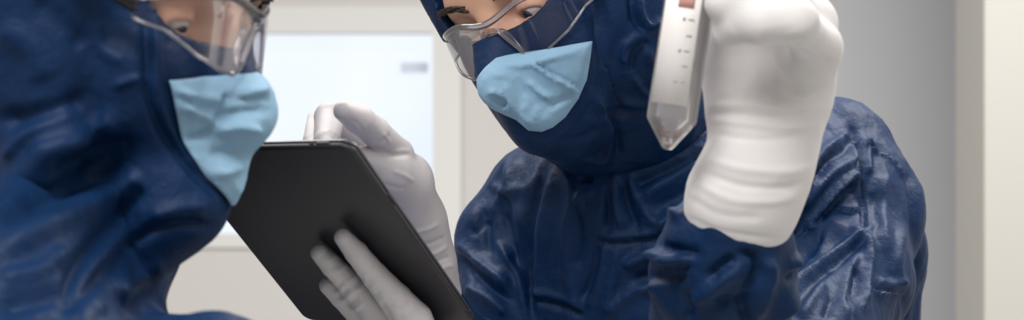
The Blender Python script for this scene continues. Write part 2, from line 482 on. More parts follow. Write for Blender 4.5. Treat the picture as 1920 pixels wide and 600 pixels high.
def goggles(H, parent, stand=.0, temple='clear'):
    g = bpy.data.objects.new('safety_goggles', None); col.objects.link(g); g.parent = parent
    mw = H.mat()
    A, Bq = .072, .050
    def top(a): t = min(abs(a) / 30., 1); t = t * t * (3 - 2 * t); return .003 + .0075 * t - .004 * max(0, (abs(a) - 30) / 62.) ** 1.3
    KN = [(0, -.004), (6, -.006), (12, -.019), (17, -.030), (23, -.0335), (32, -.032), (50, -.024), (70, -.011), (84, -.007), (92, -.004)]
    def bot(a): return float(np.interp(abs(a), [k[0] for k in KN], [k[1] for k in KN]))
    def pt(a, z, off=0):
        r = math.radians(a)
        n = Vector((math.sin(r) / A, math.cos(r) / Bq, 0)).normalized()
        p = Vector((A * math.sin(r), -.036 + stand + Bq * math.cos(r) - .12 * abs(z - .0) * (1 if z < 0 else .4), z)) + n * off
        return p
    bm = bmesh.new(); na, nz = 93, 15
    sides = []
    for off in (0, .0018):
        sides.append([[bm.verts.new(pt(-92 + 184 * i / (na - 1), bot(-92 + 184 * i / (na - 1)) + (top(-92 + 184 * i / (na - 1)) - bot(-92 + 184 * i / (na - 1))) * j / (nz - 1), off)) for j in range(nz)] for i in range(na)])
    for s_, fl in ((sides[0], 1), (sides[1], 0)):
        for i in range(na - 1):
            for j in range(nz - 1):
                q = (s_[i][j], s_[i + 1][j], s_[i + 1][j + 1], s_[i][j + 1])
                bm.faces.new(q[::-1] if fl else q)
    a_, b_ = sides
    per = [(i, 0) for i in range(na)] + [(na - 1, j) for j in range(1, nz)] + [(i, nz - 1) for i in range(na - 2, -1, -1)] + [(0, j) for j in range(nz - 2, 0, -1)]
    for k in range(len(per)):
        (i, j), (u, v) = per[k], per[(k + 1) % len(per)]
        bm.faces.new((a_[i][j], a_[u][v], b_[u][v], b_[i][j]))
    bm_obj('lens', bm, M['lens'], g, mw=mw)
    bm = bmesh.new()
    tube_bm(bm, [pt(a, bot(a), .0009) for a in np.linspace(-91, 91, 121)], .0012, 8)
    bm_obj('lower_rim', bm, M['rim'], g, mw=mw)
    bm = bmesh.new()
    tube_bm(bm, [pt(a, top(a), .0006) for a in np.linspace(-91, 91, 121)], [.0021 + .0008 * math.exp(-(a / 30) ** 2) for a in np.linspace(-91, 91, 121)], 10)
    bm_obj('brow_bar', bm, M['rim'], g, mw=mw)
    for sx in (-1, 1):
        bm = bmesh.new()
        pts = []
        for t in np.linspace(0, 1, 18):
            a = sx * (3 + 13.5 * t); pts.append(pt(a, bot(a) - .000, -.006 * math.sin(math.pi * t) - .001))
        tube_bm(bm, pts, [.0014 + .0014 * math.sin(math.pi * t) for t in np.linspace(0, 1, 18)], 8)
        pts = [pt(sx * (4 + 13 * t), bot(sx * (4 + 13 * t)) + .003, .0008) for t in np.linspace(0, 1, 14)]
        tube_bm(bm, pts, .0009, 6)
        bm_obj('nose_pad', bm, M['rim'], g, mw=mw)
        tm = bpy.data.meshes.new('x'); bpy.data.meshes.remove(tm)
        bm = bmesh.new()
        pts = [(sx * .0725, -.030, .003), (sx * .076, -.050, .005), (sx * .081, -.085, .008), (sx * .083, -.110, .008), (sx * .083, -.128, -.010)]
        if temple != 'clear': pts = [(sx * .0725, -.030, .003), (sx * .076, -.050, .015), (sx * .081, -.085, .034), (sx * .083, -.110, .043), (sx * .083, -.128, .034)]
        for dz in (-.003, 0, .003):
            tube_bm(bm, [(p[0], p[1], p[2] + dz) for p in pts], .0022, 8)
        t_ = bm_obj('temple_arm', bm, M['rim'] if temple == 'clear' else M['black'], g, mw=mw)
        if temple != 'clear':
            bm = bmesh.new()
            tube_bm(bm, [(sx * .0772, -.036, .0075), (sx * .0815, -.056, .019), (sx * .086, -.080, .032)], [.0028, .0044, .0036], 8)
            tag(bm_obj('grip_strip', bm, M['red'], t_, mw=mw), 'red strip along the temple arm')
    return g

def eyes(H, parent, gaze=(0, 1, -.35)):
    for sx in (-1, 1):
        bm = bmesh.new(); bmesh.ops.create_uvsphere(bm, u_segments=32, v_segments=24, radius=.0121)
        for v in bm.verts:
            if v.co.z > .0105: v.co.z += .0004
        o = bm_obj('eye', bm, M['eye'], parent)
        c = H.w(sx * .032, -.016, -.002); gz = H.R @ unit(gaze)
        q = Vector(gz).to_track_quat('Z', 'Y')
        o.matrix_world = Matrix.Translation(Vector(c)) @ q.to_matrix().to_4x4()
        o.matrix_parent_inverse = Matrix()

def brows(H, parent, bv):
    for sx in (-1, 1):
        bm = bmesh.new()
        for k in range(70):
            t = k / 69.
            x = sx * (.012 + .042 * t); z = .0135 + .009 * math.sin(t * 2.2) - .004 * t + random.uniform(-.003, .003) * (1 - .6 * t)
            o = Vector(H.w(x, .08, z)); d = Vector(-H.R[:, 1])
            hit = bv.ray_cast(o, d)
            if hit[0] is None: continue
            p = hit[0]; dirv = Vector(H.R @ unit((sx * 1.0, .15, .45 - .7 * t)))
            q = p + dirv * random.uniform(.006, .010) + hit[1] * .0012
            tube_bm(bm, [p, (p + q) / 2 + hit[1] * .0008, q], [.0005, .00045, .0001], 4)
        bm_obj('eyebrow', bm, M['hair'], parent)

def mask_patch(H, bv, pts, mat, parent, name='face_mask', off=.0065, step=.0022, relief=None, thick=.0012):
    """mask sewn on the veil: outline pts = (theta deg, z) about the face's upright axis, wrapped on the veil surface"""
    c0y = -.060
    poly = [Vector((math.radians(a) * .09, z)) for a, z in pts]
    inside = []
    xs = [p.x for p in poly]; zs = [p.y for p in poly]
    def inpoly(x, z):
        r = False; j = len(poly) - 1
        for i in range(len(poly)):
            a, b = poly[i], poly[j]
            if (a.y > z) != (b.y > z) and x < (b.x - a.x) * (z - a.y) / (b.y - a.y) + a.x: r = not r
            j = i
        return r
    bd = []
    for i in range(len(poly)):
        a, b = poly[i], poly[(i + 1) % len(poly)]; m = max(1, int((b - a).length / step))
        bd += [a.lerp(b, k / m) for k in range(m)]
    x = min(xs)
    while x < max(xs):
        z = min(zs)
        while z < max(zs):
            q = Vector((x + random.uniform(-.2, .2) * step, z + random.uniform(-.2, .2) * step))
            if inpoly(q.x, q.y) and min((q - b).length_squared for b in bd) > (.6 * step) ** 2: inside.append(q)
            z += step
        x += step
    vs = bd + inside
    ed = [(i, (i + 1) % len(bd)) for i in range(len(bd))]
    r = delaunay_2d_cdt(vs, ed, [], 1, 1e-7)
    V2, Fc = r[0], r[2]
    co = []; nn = []
    for v in V2:
        th = v.x / .09
        dl = np.array([math.sin(th), math.cos(th), 0]); o = H.w(*(dl * .25 + np.array([0, c0y, v.y]))); dd = -(H.R @ dl)
        h = bv.ray_cast(Vector(o), Vector(dd))
        if h[0] is None: h = (Vector(H.w(*(dl * .06 + np.array([0, c0y, v.y])))), Vector(-dd))
        co.append(np.array(h[0])); nn.append(-dd)
    co = np.array(co); nn = np.array(nn)
    T = np.array([list(f) for f in Fc])
    e = np.array([min((Vector(v) - b).length for b in bd) for v in V2])
    w = np.clip(e / .008, 0, 1)
    for _ in range(6):
        L = lap(co, T); co = co + (.5 * w)[:, None] * (L - co)
    co = co + nn * (off * (.45 + .55 * w))[:, None]
    if relief is not None:
        nr = unit_rows(nn); co = co + nn * (np.maximum(relief(co, nr), -.0045) * w)[:, None]
    n = len(co); back = co - nn * thick
    allc = np.concatenate([co, back])
    tri = [tuple(t) for t in T] + [tuple(int(x) + n for x in t[::-1]) for t in T]
    cnt = {}
    for t in T:
        for k in range(3):
            a, b = int(t[k]), int(t[(k + 1) % 3]); cnt[(a, b)] = 1
    for (a, b) in cnt:
        if (b, a) not in cnt: tri += [(b, a, a + n), (b, a + n, b + n)]
    bm = bmesh.new(); bv_ = [bm.verts.new(c) for c in allc]
    for t in tri:
        try: bm.faces.new([bv_[int(i)] for i in t])
        except ValueError: pass
    return bm_obj(name, bm, mat, parent)

def band(H, bv, pts, r, mat, parent, name='binding', off=.001, flat=True):
    c0y = -.060; out = []
    L = np.array(pts, float); t = np.linspace(0, len(L) - 1, len(L) * 6)
    for u in t:
        i = min(int(u), len(L) - 2); k = u - i
        a, z = L[i] * (1 - k) + L[i + 1] * k
        th = math.radians(a); dl = np.array([math.sin(th), math.cos(th), 0])
        o = H.w(*(dl * .25 + np.array([0, c0y, z]))); dd = -(H.R @ dl)
        h = bv.ray_cast(Vector(o), Vector(dd))
        if h[0] is not None: out.append(np.array(h[0]) - dd * off)
    out = np.array(out)
    for _ in range(4): out[1:-1] = .5 * out[1:-1] + .25 * (out[:-2] + out[2:])
    bm = bmesh.new(); tube_bm(bm, out.tolist(), r, 8)
    return bm_obj(name, bm, mat, parent)

# ------------------------------------------------------------------ tablet frame (needed by the hands)
TC = np.array([-.1261, 1.2674, -.0549 + ZC])
TU = unit((.882, -.471, .015)); TV = np.array((.377, .685, -.624)); TV = unit(TV - TU * (TU @ TV)); TN = np.cross(TU, TV)
if TN[1] > 0: TN = -TN
TW, TH, TT = .142, .199, .0075
def on_back(px, py, off):
    """point seen at a pixel, lying `off` metres out of the tablet's back"""
    o = np.array([0, 0, ZC]); d = P(px, py, 1.0) - o
    return o + d * (((TC + TN * off - o) @ TN) / (d @ TN))

def hand_sdf(spec, grow=0.0):
    def fn(g):
        d = None
        for pts, k, flat, *kj in spec['chains']:
            e = chain(g, pts, k, flat, grow)
            d = e if d is None else smin(d, e, kj[0] if kj else spec.get('k', .007))
        return d
    return fn
def S(d): return d / F
def PX(px, py, d, r): return (P(px, py, d), r * d / F)

# --- right person's right hand, pointing at the screen from behind the tablet
UH = dict(k=.004, chains=[
    ([PX(812, 640, 1.44, 50), PX(806, 560, 1.42, 49), PX(797, 490, 1.40, 47), PX(776, 420, 1.385, 50), PX(750, 375, 1.37, 54)], .02, None),
    ([PX(764, 400, 1.375, 46), PX(752, 350, 1.355, 46), PX(724, 330, 1.33, 40)], .015, None, .018),
    ([PX(674, 298, 1.300, 24), PX(722, 308, 1.325, 30), PX(764, 328, 1.35, 34)], .015, None, .016),
    ([PX(772, 352, 1.365, 36), PX(746, 288, 1.335, 28), PX(702, 246, 1.30, 27), PX(672, 223, 1.28, 27), PX(644, 208, 1.265, 19)], .003, None, .002),
    ([PX(735, 360, 1.375, 40), PX(700, 305, 1.365, 30), PX(645, 266, 1.36, 22)], .012, None, .006),
    ([PX(725, 350, 1.38, 36), PX(688, 268, 1.37, 24), PX(617, 220, 1.32, 27), PX(612, 268, 1.285, 24), PX(620, 296, 1.262, 17)], .002, None, .0025),
    ([PX(715, 350, 1.40, 36), PX(672, 272, 1.40, 25), PX(590, 237, 1.365, 25), PX(587, 272, 1.335, 23), PX(592, 304, 1.30, 17)], .002, None, .0025),
    ([PX(705, 360, 1.415, 36), PX(668, 300, 1.425, 25), PX(645, 262, 1.40, 17), PX(644, 240, 1.37, 13), PX(654, 262, 1.345, 12)], .004, None, .0025),
])
# --- left person's left hand, fingers spread on the tablet's back
def bp(px, py, r, out=1.05):
    p = on_back(px, py, 0); rr = r * p[1] / F
    return (on_back(px, py, rr * out + .0020), rr)
LH = dict(k=.004, chains=[
    ([bp(643, 445, 16), bp(668, 474, 21), bp(703, 517, 24), bp(742, 562, 30), bp(772, 602, 38, 1.1), bp(800, 690, 50, 1.1)], .0012, None),
    ([bp(599, 475, 16), bp(623, 499, 20), bp(660, 535, 24), bp(697, 572, 29, 1.1), bp(735, 615, 37, 1.2), bp(790, 700, 50, 1.2)], .0012, None, .002),
    ([bp(616, 535, 17), bp(641, 556, 21), bp(676, 588, 26, 1.1), bp(706, 628, 34, 1.2), bp(780, 710, 50, 1.2)], .0012, None, .002),
    ([bp(760, 630, 45), bp(800, 690, 60, 1.2), bp(838, 790, 55, 1.5)], .02, None),
    ([bp(820, 720, 48, 1.1), bp(858, 700, 34, .4), bp(930, 662, 24, -.6), (on_back(905, 640, -.024), .009)], .008, None),
])
# --- right person's left hand raised with the tube
RD = 1.13
RH = dict(k=.017, skip=1, chains=[
    ([PX(1372, 445, 1.17, 89), PX(1394, 372, 1.16, 98), PX(1424, 305, 1.155, 91), PX(1442, 238, 1.155, 82)], .014, ((0, 1, 0), 1.25)),
    ([PX(1442, 240, 1.155, 82), PX(1446, 180, 1.162, 99), PX(1450, 112, 1.165, 99)], .012, ((0, 1, 0), 1.7)),
    ([PX(1494, 170, 1.155, 54), PX(1528, 100, 1.145, 38)], .02, None),
    ([PX(1498, 130, 1.155, 46), PX(1530, 88, 1.128, 40), PX(1492, 42, 1.085, 36), PX(1430, 44, 1.082, 31), PX(1362, 63, 1.108, 24)], .010, None),
    ([PX(1480, 120, 1.175, 50), PX(1520, 40, 1.165, 40), PX(1462, -8, 1.125, 36), PX(1400, -12, 1.10, 31), PX(1346, 6, 1.098, 24)], .010, None),
    ([PX(1470, 120, 1.19, 46), PX(1500, 20, 1.19, 38), PX(1450, -55, 1.16, 34), PX(1402, -70, 1.128, 28), PX(1380, -52, 1.125, 21)], .010, None),
    ([PX(1460, 120, 1.20, 44), PX(1480, 20, 1.21, 34), PX(1440, -80, 1.19, 30), PX(1402, -120, 1.168, 25), PX(1382, -112, 1.15, 20)], .010, None),
    ([PX(1390, 190, 1.165, 60), PX(1358, 120, 1.175, 42), PX(1322, 60, 1.185, 34), PX(1300, 10, 1.18, 28), PX(1296, -30, 1.160, 20)], .010, None),
])
RH_AX = unit(P(1440, 235, 1.15) - P(1372, 445, 1.17))
# --- left person's right hand, below the picture
KH0, KHD = np.array([-.16, .985, 1.222]), unit((1, .12, -.18))
def kh(t, w, up, r): return (KH0 + KHD * t + np.array([-.05, 1, .05]) * w + np.array([0, 0, 1]) * up, r)
KH = dict(k=.007, chains=[([kh(-.06, 0, 0, .026), kh(0, 0, 0, .024), kh(.04, 0, 0, .03)], .02, None)] + [
    ([kh(.03, w * .7, 0, .016), kh(.085, w, .004, .0105), kh(.085 + l * .5, w * 1.1, -.002, .0095), kh(.085 + l, w * 1.1, -.018, .0078)], .006, None)
    for w, l in ((-.032, .062), (-.011, .075), (.011, .070), (.032, .055))] + [([kh(.0, -.02, 0, .018), kh(.045, -.05, .0, .013), kh(.08, -.058, -.005, .010)], .008, None)])

# ------------------------------------------------------------------ limb layouts shared by body and clothes
def person_R():
    sh_l, sh_r = P(1560, 302, 1.66), P(990, 372, 1.66)
    mm = 1.62
    rows = []
    for py, xl, xr, yf, yb in ((215, 1150, 1500, 1.58, 1.72), (250, 1060, 1580, 1.555, 1.76), (290, 985, 1640, 1.535, 1.775), (340, 955, 1665, 1.52, 1.785), (420, 935, 1668, 1.52, 1.79),
                               (520, 935, 1670, 1.53, 1.80), (640, 940, 1660, 1.54, 1.80), (900, 950, 1600, 1.55, 1.81), (1300, 950, 1600, 1.55, 1.82), (1500, 1000, 1560, 1.58, 1.82)):
        a, b = P(xl, py, mm), P(xr, py, mm); rows.append((a[2], a[0], b[0], yf, yb))
    hip = P(1270, 1400, 1.70)
    armL = [PX(1562, 300, 1.66, 110), PX(1600, 400, 1.635, 118), PX(1585, 520, 1.56, 112), PX(1500, 680, 1.44, 112), PX(1410, 800, 1.34, 112)]
    armL2 = [PX(1410, 800, 1.34, 112), PX(1350, 610, 1.245, 112), PX(1355, 520, 1.20, 116), PX(1368, 462, 1.18, 100), PX(1384, 410, 1.165, 72)]
    back = [PX(1585, 330, 1.70, 100), PX(1622, 470, 1.68, 100), PX(1622, 640, 1.68, 96)]
    armR = [PX(1000, 372, 1.665, 78), PX(955, 455, 1.65, 88), PX(958, 560, 1.62, 82), PX(965, 760, 1.585, 88)]
    armR2 = [PX(965, 760, 1.585, 88), PX(885, 690, 1.50, 76), PX(818, 590, 1.425, 56)]
    legs = []
    for sx in (-.085, .085):
        legs.append([(np.array([hip[0] + sx, 1.69, .92]), .095), (np.array([hip[0] + sx * 1.15, 1.67, .50]), .072), (np.array([hip[0] + sx * 1.25, 1.70, .10]), .062)])
    neck = [(HR.w(0, -.085, -.03), .062), (P(1190, 270, 1.63), .064), (P(1260, 400, 1.66), .07)]
    return dict(rows=rows, arms=[armL, armL2, armR, armR2], extra=[back], legs=legs, neck=neck,
                trap=[[PX(1200, 270, 1.62, 110), PX(1400, 262, 1.655, 95), PX(1550, 295, 1.665, 100)], [PX(1180, 290, 1.62, 100), PX(1010, 362, 1.655, 78)]])
def person_L():
    rows = []
    for z, xl, xr, yf, yb in ((1.42, -.40, -.31, 1.10, 1.26), (1.385, -.44, -.308, 1.06, 1.30), (1.35, -.47, -.282, 1.03, 1.33), (1.30, -.49, -.25, 1.02, 1.35), (1.20, -.52, -.21, 1.03, 1.36),
                              (1.05, -.58, -.28, 1.05, 1.36), (.95, -.62, -.33, 1.04, 1.37), (.82, -.61, -.36, 1.07, 1.35)):
        rows.append((z, xl, xr, yf, yb))
    armN = [PX(0, 580, 1.02, 185), PX(50, 730, 1.00, 195), PX(160, 845, .985, 190), PX(330, 830, .985, 172)]
    armN2 = [PX(330, 830, .985, 168), PX(398, 746, .985, 142), (KH0 - KHD * .04, .036), (KH0 - KHD * .015, .031)]
    armF = [PX(60, 575, 1.34, 150), PX(215, 790, 1.44, 140), PX(450, 920, 1.47, 125)]
    armF2 = [PX(450, 920, 1.47, 125), PX(650, 900, 1.44, 110), PX(812, 830, 1.395, 90)]
    legs = []
    for sy in (-.085, .085):
        legs.append([(np.array([-.49, 1.20 + sy, .90]), .095), (np.array([-.45, 1.20 + sy * 1.15, .50]), .072), (np.array([-.50, 1.20 + sy * 1.25, .10]), .062)])
    neck = [(HL.w(0, -.085, -.03), .06), (P(150, 420, 1.14), .062), (np.array([-.35, 1.18, 1.33]), .07)]
    return dict(rows=rows, arms=[armN, armN2, armF, armF2], extra=[[PX(120, 700, 1.14, 140), PX(220, 694, 1.12, 108), PX(335, 704, 1.05, 112)]], legs=legs, neck=neck,
                trap=[[PX(150, 430, 1.14, 172), PX(30, 545, 1.04, 180)], [PX(150, 430, 1.14, 172), PX(60, 560, 1.32, 150)]])

def body_fn(L, H, hands):
    hands = [dict(h, chains=h['chains'][h.get('skip', 0):]) for h in hands]
    def fn(g):
        l = H.grid(g)
        d = H.skin(l)
        d = smin(d, chain(g, L['neck'], .02, grow=-.022), .02)
        t = loft(g, [(r[0], r[1] + .025, r[2] - .025, r[3] + .02, r[4] - .02) for r in L['rows']])
        for c in L['trap']: t = smin(t, chain(g, c, .02, grow=-.018), .02)
        for a in L['arms']: t = smin(t, chain(g, [(p, r * .72) for p, r in a], .02, grow=0), .015)
        for a in L['legs']: t = smin(t, chain(g, a, .02, grow=-.014), .03)
        for h in hands: t = smin(t, hand_sdf(h, -.0045)(g), .004)
        return smin(d, t, .012)
    return fn
def cover_fn(L, cutters=(), extra=None, hoodcut=None):
    def fn(g):
        t = loft(g, L['rows'])
        for c in L['trap'] + L['extra']: t = smin(t, chain(g, c, .02), .03)
        for a in L['legs']: t = smin(t, chain(g, a, .02), .04)
        arms = None
        for a in L['arms']:
            e = chain(g, a, .02); arms = e if arms is None else smin(arms, e, .02)
        t = smin(t, arms, .012)
        if extra: t = extra(g, t)
        for c, n in cutters:      # sleeve ends
            q = (g[0] - f32(c[0])) * f32(n[0]) + (g[1] - f32(c[1])) * f32(n[1]) + (g[2] - f32(c[2])) * f32(n[2])
            near = np.sqrt((g[0] - f32(c[0])) ** 2 + (g[1] - f32(c[1])) ** 2 + (g[2] - f32(c[2])) ** 2) - f32(.10)
            t = np.maximum(t, -np.maximum(-q, near))
        return t
    return fn

FOLDS_R = [
 ([(1026, 312), (1010, 373), (999, 430), (996, 500), (996, 585)], 9, -5.0, 'ridge'), ([(1042, 318), (1028, 380), (1018, 440), (1014, 520), (1014, 590)], 12, 4.0, 'ridge'),
 ([(953, 305), (962, 350), (940, 380), (917, 407)], 9, 3.5, 'ridge'), ([(928, 350), (950, 362), (966, 366), (990, 350)], 8, 3.0, 'ridge'), ([(975, 300), (968, 360), (985, 430)], 9, 3.0, 'ridge'),
 ([(917, 412), (917, 440), (921, 480)], 9, 4.0, 'valley'), ([(934, 452), (955, 490), (973, 526), (986, 600)], 8, 3.5, 'ridge'), ([(950, 400), (962, 450), (970, 490)], 8, 3.0, 'valley'),
 ([(868, 478), (886, 505), (915, 535), (956, 566)], 8, 4.5, 'valley'), ([(866, 455), (890, 484), (930, 520), (960, 540)], 9, 4.5, 'ridge'), ([(880, 540), (915, 560), (950, 590)], 8, 4.0, 'ridge'), ([(885, 440), (900, 425), (915, 395)], 8, 3.5, 'valley'),
 ([(1001, 558), (1052, 571), (1098, 590)], 7, 3.5, 'valley'), ([(1000, 545), (1050, 556), (1090, 572)], 8, 3.0, 'ridge'),
 ([(1058, 311), (1075, 373), (1064, 430), (1069, 520), (1092, 588)], 10, 3.5, 'ridge'), ([(1090, 311), (1100, 345), (1088, 372), (1098, 400)], 6, 3.5, 'ridge'), ([(1104, 318), (1102, 345)], 8, 6.0, 'valley'),
 ([(1110, 360), (1095, 372), (1084, 380)], 5, 3.0, 'ridge'), ([(1082, 400), (1088, 450), (1082, 500)], 8, 3.0, 'valley'),
 ([(1153, 325), (1156, 384), (1167, 424)], 7, 3.5, 'ridge'), ([(1178, 335), (1200, 380), (1226, 420)], 8, 4.0, 'ridge'), ([(1140, 350), (1142, 400), (1140, 430)], 8, 4.0, 'valley'), ([(1170, 340), (1180, 390), (1196, 425)], 8, 4.0, 'valley'),
 ([(1122, 441), (1173, 443), (1230, 434), (1252, 412)], 5, 3.0, 'sharp'), ([(1120, 450), (1173, 452), (1232, 445)], 6, 3.0, 'valley'),
 ([(1136, 452), (1130, 500), (1120, 540), (1102, 575)], 6, 4.5, 'sharp'), ([(1124, 455), (1116, 510), (1096, 560)], 9, 4.0, 'valley'), ([(1160, 460), (1150, 520), (1135, 590)], 12, 3.0, 'ridge'),
 ([(1170, 500), (1200, 482), (1241, 478), (1286, 492)], 11, 6.0, 'ridge'), ([(1190, 524), (1247, 505), (1298, 498)], 9, 5.5, 'valley'), ([(1140, 590), (1190, 545), (1240, 535)], 12, 4.0, 'ridge'),
 ([(1190, 348), (1247, 322), (1320, 284)], 12, 6.0, 'valley'), ([(1200, 370), (1262, 338), (1325, 306)], 12, 6.0, 'ridge'), ([(1230, 390), (1280, 365), (1310, 350)], 10, 3.0, 'valley'),
 ([(1230, 425), (1250, 409), (1282, 402)], 10, 7.0, 'ridge'), ([(1215, 468), (1248, 482), (1285, 486)], 9, 4.0, 'ridge'), ([(1250, 466), (1280, 470), (1312, 474)], 8, 5.0, 'valley'),
 ([(1222, 512), (1255, 500), (1290, 486)], 8, 3.5, 'ridge'), ([(1220, 522), (1255, 522), (1292, 518)], 8, 4.0, 'valley'), ([(1330, 522), (1355, 498), (1378, 482)], 9, 4.5, 'valley'), ([(1300, 560), (1340, 535), (1385, 500)], 13, 5.0, 'ridge'),
 ([(1388, 472), (1412, 480), (1418, 505), (1396, 546)], 7, 5.0, 'valley'), ([(1428, 490), (1440, 505), (1430, 545), (1415, 590)], 11, 4.5, 'ridge'), ([(1290, 545), (1295, 580), (1290, 600)], 10, 4.0, 'valley'), ([(1396, 546), (1390, 575), (1400, 600)], 9, 4.0, 'valley'), ([(1340, 570), (1370, 560), (1390, 565)], 9, 3.5, 'valley'),
 ([(1593, 240), (1605, 285), (1611, 327), (1618, 390), (1620, 445)], 6, 5.0, 'valley'), ([(1602, 262), (1598, 285), (1604, 310)], 6, 4.0, 'ridge'), ([(1618, 268), (1622, 300), (1624, 330)], 7, 4.5, 'ridge'), ([(1606, 325), (1604, 350), (1612, 380)], 5, 3.0, 'ridge'),
 ([(1625, 284), (1640, 290), (1667, 304), (1693, 334)], 5, 4.0, 'step'), ([(1612, 283), (1628, 275), (1637, 288)], 5, 4.0, 'ridge'),
 ([(1592, 255), (1560, 276), (1530, 304), (1500, 362)], 9, 4.5, 'ridge'), ([(1590, 280), (1555, 300), (1525, 335)], 8, 4.0, 'valley'), ([(1600, 305), (1560, 325), (1525, 360), (1500, 395)], 8, 3.5, 'ridge'),
 ([(1604, 325), (1580, 345), (1555, 369), (1513, 425)], 7, 5.5, 'ridge'), ([(1600, 348), (1570, 372), (1535, 415)], 8, 4.5, 'valley'), ([(1618, 399), (1594, 401), (1566, 391)], 5, 3.5, 'step'),
 ([(1506, 362), (1488, 395), (1471, 430)], 8, 5.0, 'ridge'), ([(1527, 425), (1500, 465), (1474, 505)], 9, 5.5, 'ridge'), ([(1540, 440), (1510, 480), (1470, 530)], 9, 5.0, 'valley'),
 ([(1620, 437), (1590, 465), (1555, 493), (1492, 544), (1445, 598)], 7, 8.0, 'sharp'), ([(1614, 456), (1575, 490), (1520, 534), (1470, 590)], 11, 5.5, 'valley'), ([(1600, 425), (1560, 460), (1520, 490)], 12, 4.0, 'valley'),
 ([(1620, 440), (1627, 481), (1620, 530), (1612, 590)], 7, 5.0, 'sharp'), ([(1604, 481), (1585, 530), (1574, 572), (1588, 605)], 6, 4.5, 'sharp'), ([(1600, 510), (1598, 560)], 10, 4.0, 'valley'), ([(1545, 540), (1520, 570), (1500, 605)], 9, 4.5, 'ridge'), ([(1560, 560), (1545, 600)], 8, 4.0, 'valley'),
 ([(1625, 549), (1650, 553), (1676, 551)], 5, 5.0, 'step'), ([(1640, 530), (1664, 536), (1690, 530)], 8, 3.0, 'ridge'), ([(1701, 318), (1710, 400), (1714, 530)], 7, 4.0, 'valley'), ([(1694, 551), (1690, 600)], 6, 3.5, 'valley'), ([(1655, 330), (1650, 400), (1660, 480)], 12, 3.0, 'ridge'), ([(1640, 360), (1636, 430)], 10, 3.0, 'valley'), ([(1690, 430), (1680, 500), (1690, 540)], 9, 3.0, 'ridge'),
]
FOLDS_HR = [
 ([(1205, 57), (1173, 85), (1168, 118)], 7, 4.5, 'ridge'), ([(1216, 75), (1190, 100), (1182, 135)], 8, 4.0, 'valley'), ([(1128, 120), (1142, 160), (1157, 203)], 8, 4.0, 'step'), ([(1195, -10), (1200, 27), (1216, 48), (1240, 36)], 6, 5.0, 'ridge'), ([(1182, -10), (1186, 30), (1206, 62)], 7, 4.0, 'valley'),
 ([(1155, 205), (1190, 214), (1240, 205)], 10, 6.0, 'valley'), ([(1160, 185), (1195, 192), (1240, 180)], 10, 4.0, 'ridge'), ([(1112, 180), (1132, 215), (1143, 256), (1136, 300)], 8, 4.5, 'ridge'), ([(1128, 200), (1152, 240), (1158, 290)], 9, 4.5, 'valley'),
 ([(1010, 285), (1050, 296), (1100, 292), (1140, 300)], 8, 5.0, 'ridge'), ([(1050, 262), (1090, 258), (1120, 240)], 8, 3.5, 'valley'), ([(1210, 90), (1225, 130), (1232, 170)], 9, 3.5, 'ridge'), ([(1185, 140), (1200, 165), (1215, 175)], 6, 3.0, 'ridge'), ([(1110, -10), (1116, 60), (1124, 110), (1116, 165), (1095, 215), (1055, 262)], 5, 2.5, 'valley'),
 ([(1060, 62), (1085, 50), (1104, 40)], 5, 2.0, 'ridge'), ([(920, 108), (940, 96), (985, 98)], 5, 2.0, 'valley'),
]
FOLDS_L = [
 ([(0, 370), (53, 322), (107, 288), (170, 262)], 26, 7.0, 'ridge'), ([(0, 418), (80, 376), (160, 328), (230, 290)], 22, 7.0, 'valley'), ([(0, 472), (107, 418), (229, 360), (270, 330)], 24, 8.0, 'ridge'), ([(272, 345), (213, 413), (149, 498), (117, 578)], 15, 7.0, 'valley'),
 ([(285, 408), (330, 392), (385, 386)], 13, 5.0, 'ridge'), ([(246, 458), (285, 432), (330, 418), (400, 424)], 9, 6.0, 'valley'), ([(215, 556), (260, 520), (310, 494)], 18, 5.0, 'ridge'), ([(122, 584), (197, 514), (250, 456)], 14, 6.0, 'valley'), ([(0, 528), (70, 510), (120, 470)], 16, 5.0, 'ridge'), ([(0, 580), (60, 566), (110, 550)], 16, 6.0, 'valley'),
 ([(262, 588), (310, 592), (345, 588)], 8, 3.0, 'valley'), ([(335, 596), (390, 586), (440, 592)], 8, 3.0, 'ridge'), ([(160, 560), (190, 590)], 14, 4.0, 'ridge'),
]
FOLDS_HL = [
 ([(270, -10), (275, 115), (273, 165), (300, 240), (345, 305), (400, 362)], 7, 4.5, 'valley'), ([(290, 20), (296, 120), (296, 175), (322, 250), (362, 312)], 8, 3.0, 'ridge'), ([(215, 162), (245, 150), (272, 147)], 7, 3.0, 'ridge'), ([(70, 0), (110, 40), (160, 90)], 22, 3.5, 'valley'), ([(15, 300), (45, 260), (75, 235), (150, 200)], 16, 7.0, 'ridge'), ([(0, 225), (60, 220), (110, 210), (160, 180)], 18, 7.0, 'valley'),
 ([(60, 290), (150, 245), (225, 225)], 20, 6.0, 'ridge'), ([(100, 320), (180, 280), (250, 270)], 18, 5.0, 'valley'), ([(180, 40), (190, 90), (240, 120)], 14, 3.0, 'ridge'), ([(0, 50), (60, 90), (90, 150)], 26, 4.0, 'ridge'), ([(285, 408), (330, 392), (385, 386)], 13, 4.0, 'ridge'), ([(246, 458), (285, 432), (330, 418), (400, 424)], 9, 5.0, 'valley'),
 ([(0, 370), (53, 322), (107, 288), (170, 262)], 22, 6.0, 'ridge'), ([(0, 418), (80, 376), (160, 328), (230, 290)], 20, 6.0, 'valley'), ([(0, 472), (107, 418), (229, 360), (270, 330)], 22, 7.0, 'ridge'), ([(272, 345), (213, 413), (149, 498)], 15, 6.0, 'valley'), ([(215, 556), (260, 520), (310, 494)], 18, 4.0, 'ridge'), ([(122, 584), (197, 514), (250, 456)], 14, 5.0, 'valley'),
]
